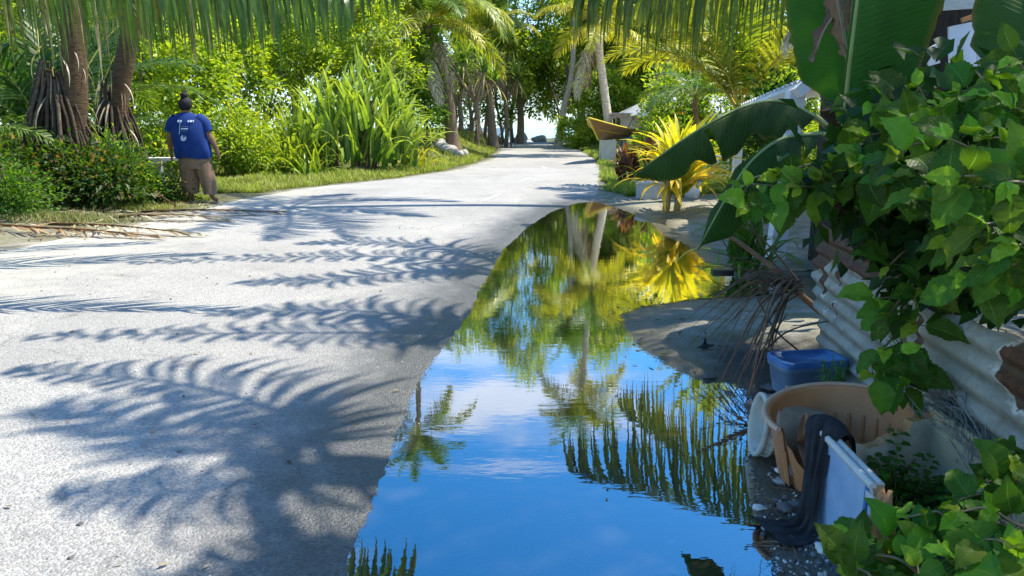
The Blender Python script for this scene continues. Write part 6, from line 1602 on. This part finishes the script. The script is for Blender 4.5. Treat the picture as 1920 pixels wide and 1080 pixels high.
# ------------------------------------------------------------------ discarded tubs, bucket and broken box in the corner
M_ORANGE = solid_mat('orange_brown_plastic', (0.42, 0.17, 0.06), (0.60, 0.28, 0.12), 0.5, 5, 0.15, 0.005)
M_ORANGE2 = solid_mat('faded_orange_plastic', (0.50, 0.30, 0.18), (0.62, 0.42, 0.28), 0.6, 7, 0.15)
M_DWHITE = solid_mat('dirty_white_plastic', (0.38, 0.37, 0.30), (0.64, 0.62, 0.52), 0.55, 9, 0.25, 0.004)
M_BEIGE = solid_mat('yellowed_liner', (0.52, 0.43, 0.22), (0.74, 0.66, 0.45), 0.45, 4, 0.1)
M_BLACKC = solid_mat('black_cloth', (0.008, 0.008, 0.009), (0.03, 0.032, 0.036), 0.85, 12, 0.4, 0.01)
M_FOAM = solid_mat('exposed_foam', (0.30, 0.14, 0.06), (0.55, 0.33, 0.14), 0.95, 14, 0.8, 0.02)
M_RIM = solid_mat('grey_white_rim', (0.48, 0.49, 0.44), (0.66, 0.67, 0.62), 0.5, 8, 0.1)
def m_blueface():
    m, nt, N, L, out = newmat('scuffed_blue_panel'); P = n_pos(N, 'Object')
    a = n_noise(N, L, P, 5, 6, 0.6); b2 = n_noise(N, L, P, 40, 5, 0.7)
    c = n_ramp(N, L, a, [(0.3, (0.20, 0.34, 0.52)), (0.6, (0.33, 0.47, 0.62)), (0.8, (0.46, 0.52, 0.56))])
    c = n_mix(N, L, n_map(N, L, b2, 0.58, 0.72, 0, 0.7), c, (0.5, 0.52, 0.52))
    principled(N, L, out, c, 0.5, n_bump(N, L, b2, 0.1, 0.003), 0.4); return m
M_BLUEF = m_blueface()
# orange tub, tipped towards the road, near side broken away
c0 = gp(1594, 772, 0.30); c0.z = 0.16; c0.x -= 0.02
tub = thing('orange_tub', 'large broken orange-brown plastic tub tipped on its side under the hanging branch', 'tub', c0)
Rt = (Rz(0.15) @ Rx(math.radians(2)) @ Ry(math.radians(-7)))*0.86
prof = [(0.315, 0.16), (0.300, 0.165), (0.292, 0.15), (0.285, 0.06), (0.278, 0.05), (0.262, -0.12), (0.24, -0.145), (0.0, -0.15)]
a0, a1 = math.radians(-20), math.radians(188)
m = MB(); m.lathe(prof, 48, R=Rt, arc=(a0, a1)); m.lathe([(p+0.006, z-0.004) for p, z in prof], 48, R=Rt, arc=(a0, a1)); m.obj('basin', M_ORANGE, tub)
m = MB(); m.lathe([(0.24, -0.148), (0, -0.152)], 40, R=Rt); m.obj('bottom', M_ORANGE, tub)
rj = np.random.default_rng(3); aj = np.linspace(a1-0.02, a0+2*math.pi+0.02, 30); G = []
tz = np.interp(np.linspace(0, 1, 30), [0, .1, .2, .45, .6, .8, .93, 1], [.15, .04, -.02, -.05, -.03, .02, .06, .15])+rj.normal(0, .008, 30)
for i, a in enumerate(aj):
    G.append([Rt @ np.array([(0.24+0.055*q)*math.cos(a), (0.24+0.055*q)*math.sin(a), -0.145+(tz[i]+0.145)*q]) for q in (0, .35, .7, 1)])
m = MB(); m.grid(G); m.grid(np.array(G)+[0.0, -0.005, 0.001], flip=True); m.obj('broken_front', M_ORANGE, tub)
for k in range(16):
    a = a0+(a1-a0)*(k+0.5)/16
    p0 = Rt @ np.array([0.279*math.cos(a), 0.279*math.sin(a), 0.035]); p1 = Rt @ np.array([0.262*math.cos(a), 0.262*math.sin(a), -0.11])
    MB().tube([p0, p1], 0.008, 6).obj('rib', M_ORANGE, tub)
P = [Rt @ np.array([0.318*math.cos(a), 0.318*math.sin(a), 0.16]) for a in np.linspace(a0, a1, 40)]
MB().tube(P, 0.011, 8).obj('rim', M_ORANGE2, tub)
strip = bez([wp(1478, 722, 2.98)-c0, wp(1487, 770, 2.9)-c0, wp(1500, 830, 2.8)-c0, wp(1528, 905, 2.66)-c0], 12)
m = MB(); G = [[p+[-0.018, -0.01, 0], p+[0.004, -0.016, 0], p+[0.02, 0, 0.0]] for p in strip]; m.grid(G); m.grid(np.array(G)+[0.002, 0.006, 0], flip=True); m.obj('broken_side', M_ORANGE2, tub)
# small orange pot
q = wp(1534, 812, 2.72); pot = thing('flower_pot', 'small orange pot lying between the tub and the black cloth', 'pot', q)
Rp = Rz(-0.3) @ Ry(math.radians(-78))
MB().lathe([(0, -0.06), (.04, -.06), (.055, .05), (.062, .052), (.062, .065), (.052, .065), (.038, -.05), (0, -.052)], 20, R=Rp).obj('bowl', M_ORANGE, pot)
# white bucket on its side, mouth to the left
q = gp(1478, 858); q.z = 0.125; bk = thing('white_bucket', 'dirty white bucket lying on its side at the puddle edge, mouth to the left', 'bucket', q)
Rb = Rz(math.radians(-6)) @ Ry(math.radians(-82))
bp_ = [(0, -.12), (.095, -.12), (.10, -.115), (.118, .08), (.13, .085), (.13, .095), (.121, .1), (.121, .12), (.133, .125), (.133, .14), (.118, .142), (.112, .13), (.095, -.105), (0, -.108)]
MB().lathe(bp_, 36, R=Rb).obj('body', M_DWHITE, bk)
for k in range(20):
    a = k*math.pi/10; p0 = Rb @ np.array([.125*math.cos(a), .125*math.sin(a), .096]); p1 = Rb @ np.array([.125*math.cos(a), .125*math.sin(a), .122])
    MB().tube([p0, p1], .0035, 4).obj('rib', M_DWHITE, bk)
hpts = [Rb @ np.array([.128*math.cos(a), .128*math.sin(a), .09-.10*math.sin((a-2.2)/2.2*math.pi)]) for a in np.linspace(2.2, 4.4, 12)]
MB().tube(hpts, .003, 5).obj('wire_handle', M_GP, bk)
# blue tub with lid behind
q = wp(1512, 700, 3.62); q.z = 0.03
bt = thing('blue_tub', 'blue lidded plastic tub between the orange tub and the fence', 'tub', q, 0.18)
def rrect(w, d, z, rad=0.04, k=5):
    P = []
    for sx, sy, a in ((1, 1, 0), (-1, 1, 90), (-1, -1, 180), (1, -1, 270)):
        for t in np.linspace(0, 90, k): P.append((sx*(w/2-rad)+rad*math.cos(math.radians(a+t)), sy*(d/2-rad)+rad*math.sin(math.radians(a+t)), z))
    P.append(P[0]); return P
m = MB(); m.grid([rrect(.30, .17, 0), rrect(.34, .2, .13), rrect(.355, .21, .135), rrect(.355, .21, .155)]); m.obj('body', solid_mat('pale_blue_plastic', (0.10, 0.18, 0.28), (0.22, 0.30, 0.38), 0.5, 6, 0.1), bt)
m = MB(); m.grid([rrect(.36, .215, .155), rrect(.36, .215, .185), rrect(.325, .18, .185), rrect(.32, .175, .170), rrect(.0, .0, .170, 0)]); m.obj('lid', M_BLUE, bt)
# broken cool box: corner points of the rim at z = .34
Z = 0.335
A = gp(1550, 814, Z); B = gp(1664, 934, Z)
E = gp(1752, 778, Z)
u = (B-A); u.z = 0; Lx = u.length; u.normalize(); w_ = (E-A); w_.z = 0; Wd = w_.length; w_.normalize()
bx = thing('broken_cool_box', 'broken insulated box with a scuffed blue side and yellowed inside holding weeds', 'box', (A.x, A.y, 0.0))
def wall(name, p0, p1, z0, z1, th, mats, jag=None, n=24, seed=0):
    p0 = np.array(p0, float); p1 = np.array(p1, float); d = nrm(p1-p0); nn = np.array([-d[1], d[0]]); r = np.random.default_rng(seed)
    top = np.full(n, z1, float)
    if jag is not None: top = np.interp(np.linspace(0, 1, n), *jag)+r.normal(0, .006, n)
    G = []
    for i, s in enumerate(np.linspace(0, 1, n)):
        c = p0+(p1-p0)*s; a = c+nn*th/2; b = c-nn*th/2
        G.append([[*a, z0], [*a, z0*.5+top[i]*.5], [*a, top[i]], [*b, top[i]], [*b, z0*.5+top[i]*.5], [*b, z0]])
    G = np.array(G); mb = MB()
    mb.grid(G[:, 0:3], mat=0); mb.grid(G[:, 2:4], mat=2); mb.grid(G[:, 3:6], mat=1)
    for e in (0, -1): mb.add(G[e], [[0, 1, 4, 5], [1, 2, 3, 4]], mat=2)
    return mb.obj(name, mats, bx, False)
u2 = np.array([u.x, u.y]); w2 = np.array([w_.x, w_.y]); O = np.zeros(2); zb = 0.01
th = 0.035
sgn = 1 if (u.x*w_.y-u.y*w_.x) > 0 else -1
fm = [M_BEIGE, M_BLUEF, M_FOAM] if sgn > 0 else [M_BLUEF, M_BEIGE, M_FOAM]
wall('front_wall', O, u2*Lx*1.05, zb, Z, th, fm, jag=([0, .84, .90, 1], [Z, Z, Z-.05, Z-.14]))
wall('far_wall', O+w2*0.03, w2*Wd, zb, Z, th, [M_DWHITE, M_DWHITE, M_FOAM], jag=([0, .25, .3, .45, .5, .7, .74, 1], [Z-.05, Z-.05, Z-.075, Z-.07, Z-.05, Z-.04, Z-.0, Z+.0]), seed=1)
wall('back_wall', w2*Wd, w2*Wd+u2*Lx*1.5, zb, Z+.02, th, [M_BEIGE, M_BEIGE, M_FOAM], seed=2)
wall('near_wall', u2*Lx*1.5+w2*0.1, u2*Lx*1.5+w2*Wd, zb, Z-.08, th, [M_BEIGE, M_BEIGE, M_FOAM], jag=([0, .5, 1], [Z-.26, Z-.22, Z-.12]), seed=3)
m = MB(); c = u2*Lx*0.75+w2*Wd*0.5; m.box((c[0], c[1], 0.015), (Lx*1.45, Wd*0.95, 0.03), Rz(math.atan2(u.y, u.x))); m.obj('floor', solid_mat('dark_soil', (0.03, 0.024, 0.016), (0.08, 0.06, 0.04), 0.95, 20, 0.8), bx, False)
for k, (off, zz) in enumerate(((0.018, Z+.006), (-0.012, Z+.004))):
    p0 = -w2*off*1.0; m = MB(); m.tube([[*(O-u2*.005-w2*off), zz], [*(u2*Lx*.86-w2*off), zz]], 0.0125, 6, cap=True); m.obj('rim', M_RIM, bx)
m = MB(); m.tube([[*(w2*(Wd-.02)), Z+.028], [*(w2*(Wd-.02)+u2*Lx*1.45), Z+.028]], 0.014, 6); m.obj('rim', M_BEIGE, bx)
m = MB(); m.box((0, 0, 0), (0.016, 0.006, 0.2), Rz(math.atan2(u.y, u.x))); o = m.obj('blue_tape', M_BLUE, bx, False); c = u2*Lx*.80-w2*(th/2+.004); o.location = (c[0], c[1], Z-.10)
m = MB(); m.box((0, 0, 0), (0.05, 0.006, 0.03), Rz(math.atan2(u.y, u.x))); o = m.obj('corner_strip', M_RIM, bx, False); c = u2*Lx*.86-w2*(th/2+.006); o.location = (c[0], c[1], Z-.03)
m = rock_data('x', 0.05, 2.2, (1, 1, 1), 2.0); o = m.obj('foam_chunk', M_FOAM, bx); c = u2*Lx*1.0; o.location = (c[0], c[1], Z-.16); o.scale = (0.7, 0.7, 1.5)
# black cloth over the corner, running down to the ground
cl = thing('black_cloth', 'black cloth draped over the corner of the broken box and onto the ground', 'cloth', (A.x, A.y, 0))
r = np.random.default_rng(4)
PA = bez([(0.11, 0.10, 0.12), (0.085, 0.075, .30), (0.05, 0.045, .37), (0.0, 0.015, .385), (-.03, -.01, .35), (-.045, -.03, .22), (-.055, -.04, .09), (-.075, -.055, .025), (-.12, -.075, .015), (-.20, -.06, .012)], 44)
n = len(PA); v = np.linspace(-1, 1, 22); wd_ = np.interp(np.linspace(0, 1, n), [0, .25, .42, .55, .75, .85, 1], [.07, .09, .085, .05, .05, .075, .10])
dirw = nrm(np.array([u.x*.5+.25, u.y*.5-.35, 0.0]))
G = np.zeros((n, 22, 3))
for j, vj in enumerate(v):
    k = np.arange(n)
    G[:, j] = PA+dirw*(vj*wd_)[:, None]+np.array([-.6, -.6, .3])*(0.007*np.sin(vj*6+k*.21+1.5*math.sin(vj*3))+0.006*np.sin(vj*11-k*.17+1)+0.004*np.sin(vj*23+k*.5))[:, None]
    G[:, j, 2] = np.maximum(G[:, j, 2]-0.03*vj**2*(k < 24), 0.008+0.006*np.sin(vj*8+k))
m = MB(); m.grid(G); m.grid(G+np.array([-.002, -.002, .003]), flip=True); m.obj('fabric', M_BLACKC, cl)
# weeds growing in the box, feathery weed by the tub
def weed(label, pos, hgt, n, seed, size=0.035, cat='weed'):
    t = thing('weed', label, cat, pos, 0, 'weeds among the rubbish'); r = np.random.default_rng(seed)
    for i in range(n):
        a = r.random()*6.28; q = 0.05*r.random(); hh = hgt*(0.6+0.5*r.random()); lean = 0.06*r.normal(0, 1, 2)
        P = bez([(q*math.cos(a), q*math.sin(a), 0), (q*math.cos(a)+lean[0]*.5, q*math.sin(a)+lean[1]*.5, hh*.5), (q*math.cos(a)+lean[0], q*math.sin(a)+lean[1], hh)], 8)
        MB().tube(P, .0022, 4, (.2, .3, .08)).obj('stem', M_STEM, t)
        for k in range(3, 8):
            for s in range(4):
                an = s*1.57+k; D = Vector((math.cos(an), math.sin(an), 0.1+0.2*r.normal())); o = leaf_obj(t, Vector(P[k])+t.location+D*0.012, D, (0, -.3, 1), HIB[r.integers(10)], size/0.115*(0.7+0.5*r.random()))
    return t
c = Vector((A.x, A.y, 0))
weed('taller weed with small leaves inside the broken box, left one', c+Vector((*(u2*Lx*.35+w2*Wd*.55), 0.03)), 0.26, 5, 1)
weed('weed with small leaves inside the broken box, right of the taller one', c+Vector((*(u2*Lx*.5+w2*Wd*.75), 0.03)), 0.20, 6, 2, 0.045)
weed('dark leafy weed at the back of the broken box floor', c+Vector((*(u2*Lx*.75+w2*Wd*.8), 0.03)), 0.15, 7, 3, 0.05)
q = wp(1573, 790, 2.92); q.z = 0.05
t = thing('fern_weed', 'feathery light green fern-like weed growing up in front of the orange tub', 'fern', q); r = np.random.default_rng(6)
for i in range(9):
    top = wp(1560+r.normal()*14, 668+r.integers(0, 60), 3.0)-q
    P = bez([(0, 0, 0), (top.x*.4+.02*r.normal(), top.y*.4, top.z*.55), top], 16); MB().tube(P, .0018, 4, (.2, .35, .08)).obj('stem', M_STEM, t)
    mb = MB(); K = 90; ii = r.integers(4, 16, K); p = P[ii]; D = nrm(r.normal(0, 1, (K, 3))+[0, 0, .3]); W = nrm(np.cross(D, [0, 0, 1.0]))
    blades(mb, p, D, W, .035, .0035, .2, 2, (.06, .2, .02), (.16, .36, .05), r, prof=[1, .8, .2]); mb.obj('frondlet', M_FROND, t)
# tangle of old net between box and fence
q = wp(1800, 770, 2.45); q.x = 1.54; q.z = 0.37; t = thing('net_tangle', 'tangle of grey-green old net between the broken box and the fence', 'net', q)
mb = MB(); r = np.random.default_rng(9); f2 = np.array(fdir)
for i in range(150):
    s0 = r.uniform(-.32, .05); e0 = s0+r.uniform(.15, .4); z0 = r.normal(0, .035)
    p0 = f2*s0+np.array([r.normal(0, .05), r.normal(0, .03), z0-(s0*.1)+.0]); p1 = f2*e0+np.array([r.normal(0, .05), r.normal(0, .03), z0-e0*.18])
    mid = (p0+p1)/2+np.array([r.normal(0, .03), r.normal(0, .03), abs(r.normal(0, .05))])
    c = 0.5+0.9*r.random(); mb.tube(bez([p0, mid, p1], 8), .0016, 3, (c, c, c), cap=False)
stuff(mb.obj('net_cord', solid_mat('old_net_cord', (0.16, 0.18, 0.16), (0.34, 0.34, 0.32), 0.8, 9, 0, attr=True), t))
m = MB(); r = np.random.default_rng(10)
q = wp(1708, 787, 2.72); o = MB().box((0, 0, 0), (.07, .04, .02)).obj('blue_rag', solid_mat('dark_blue_cloth', (0.01, 0.02, 0.12), (0.02, 0.04, 0.2), 0.9, 20, 0.5), None, False); o.location = q; o.rotation_euler = (.3, .1, .4)
bm_ = o.data; tag(o, 'small dark blue rag on the broken edge between tub and box', 'rag')
# white bottle among the leaves
q = wp(1872, 985, 1.95); q.z = max(gz(q.x, q.y), .02); t = thing('plastic_bottle', 'grubby white plastic bottle standing among the leaves at the right edge', 'bottle', q)
hh = wp(1872, 905, 1.95).z-q.z
MB().lathe([(0, 0), (.035, 0), (.037, .01), (.037, hh*.55), (.030, hh*.7), (.013, hh*.85), (.012, hh*.93)], 20).obj('body', M_DWHITE, t); MB().lathe([(.014, hh*.9), (.014, hh), (0, hh)], 14).obj('cap', M_WHITE, t)
# shells and stones in the mud
for i, (px, py, s, lab, cc) in enumerate([(1470, 888, .035, 'white coral lump on the mud below the bucket', 2.2), (1508, 918, .026, 'smooth white pebble right of the coral lump', 2.4), (1475, 957, .03, 'dark stone at the waterline left of the black cloth', .35), (1492, 950, .026, 'dark stone touching the one left of the cloth', .4),
                                         (1520, 950, .032, 'flat pale stone beside the black cloth', 1.6), (1541, 1032, .022, 'little white stone on the mud below the box', 1.9), (1425, 955, .022, 'small pale stone at the edge of the puddle', 1.7), (1460, 905, .022, 'small grey stone under the white coral lump', .9), (1405, 762, .03, 'dark stone at the waterline below the dead leaflets', .3), (1368, 742, .026, 'small dark stone by the bent leaflet tips', .3),
                                         (1330, 708, .03, 'dark wet stone at the tip of the sand bar', .35), (1440, 730, .035, 'dark stone left of the blue tub', .3)]):
    p = on_ground(px, py); o = rock_data('s', s, i*1.7, (cc, cc, cc*.95), .55).obj('stone', M_ROCK); o.location = p+Vector((0, 0, s*.3)); tag(o, lab, 'stone', 'stones on the wet mud')
# gravel bits in the mud
mb = MB(); r = np.random.default_rng(15)
for i in range(420):
    px = 1440+130*r.random()+r.normal(0, 15); py = 760+330*r.random(); p = gp(px, py); z = gz(p.x, p.y)
    s = .003+.007*r.random()**2; a = r.random()*3; R = Rz(a) @ Rx(a*2)
    c = r.choice([.3, .5, 1.2, 1.8], p=[.4, .3, .2, .1]); mb.box((p.x, p.y, z+s*.3), (s*2, s*1.5, s), R, (c, c, c))
stuff(mb.obj('gravel', M_ROCK), 'small gravel and shell bits on the mud beside the rubbish')
mb = MB(); r = np.random.default_rng(23)
for i in range(46):
    p = gp(1440+r.integers(0, 130), 720+r.integers(0, 320)); z = gz(p.x, p.y)+.006; a = r.random()*3.14; l = .02+.07*r.random()
    q_ = np.array([p.x, p.y, z]); d = np.array([math.cos(a)*l, math.sin(a)*l, .006*r.random()]); c = .4+r.random()
    mb.tube([q_-d, q_+[.003, .004, .004], q_+d], .0012+.0022*r.random(), 4, (c, c, c))
stuff(mb.obj('twigs', M_TWIG), 'broken twigs and stalk bits on the mud beside the rubbish')
# curled dark leaf on the sand bar
q = on_ground(1325, 655); t = thing('curled_leaf', 'curled black leaf with an upright tip lying on the sand bar', 'leaf', q)
m = MB(); G = []
for s in np.linspace(0, 1, 12):
    w = 0.022*math.sin(math.pi*min(1, s*1.05+.04)); G.append([(-.06+s*.12, w*math.cos(a), .012+w*.8*math.sin(a)+.02*s*s) for a in np.linspace(-.4, 3.5, 8)])
m.grid(G); m.add([(-.03, 0, .015), (.005, .01, .02), (-.012, .004, .085), (-.02, -.006, .05)], [[0, 1, 2, 3]]); m.obj('blade', M_BLACKC, t)
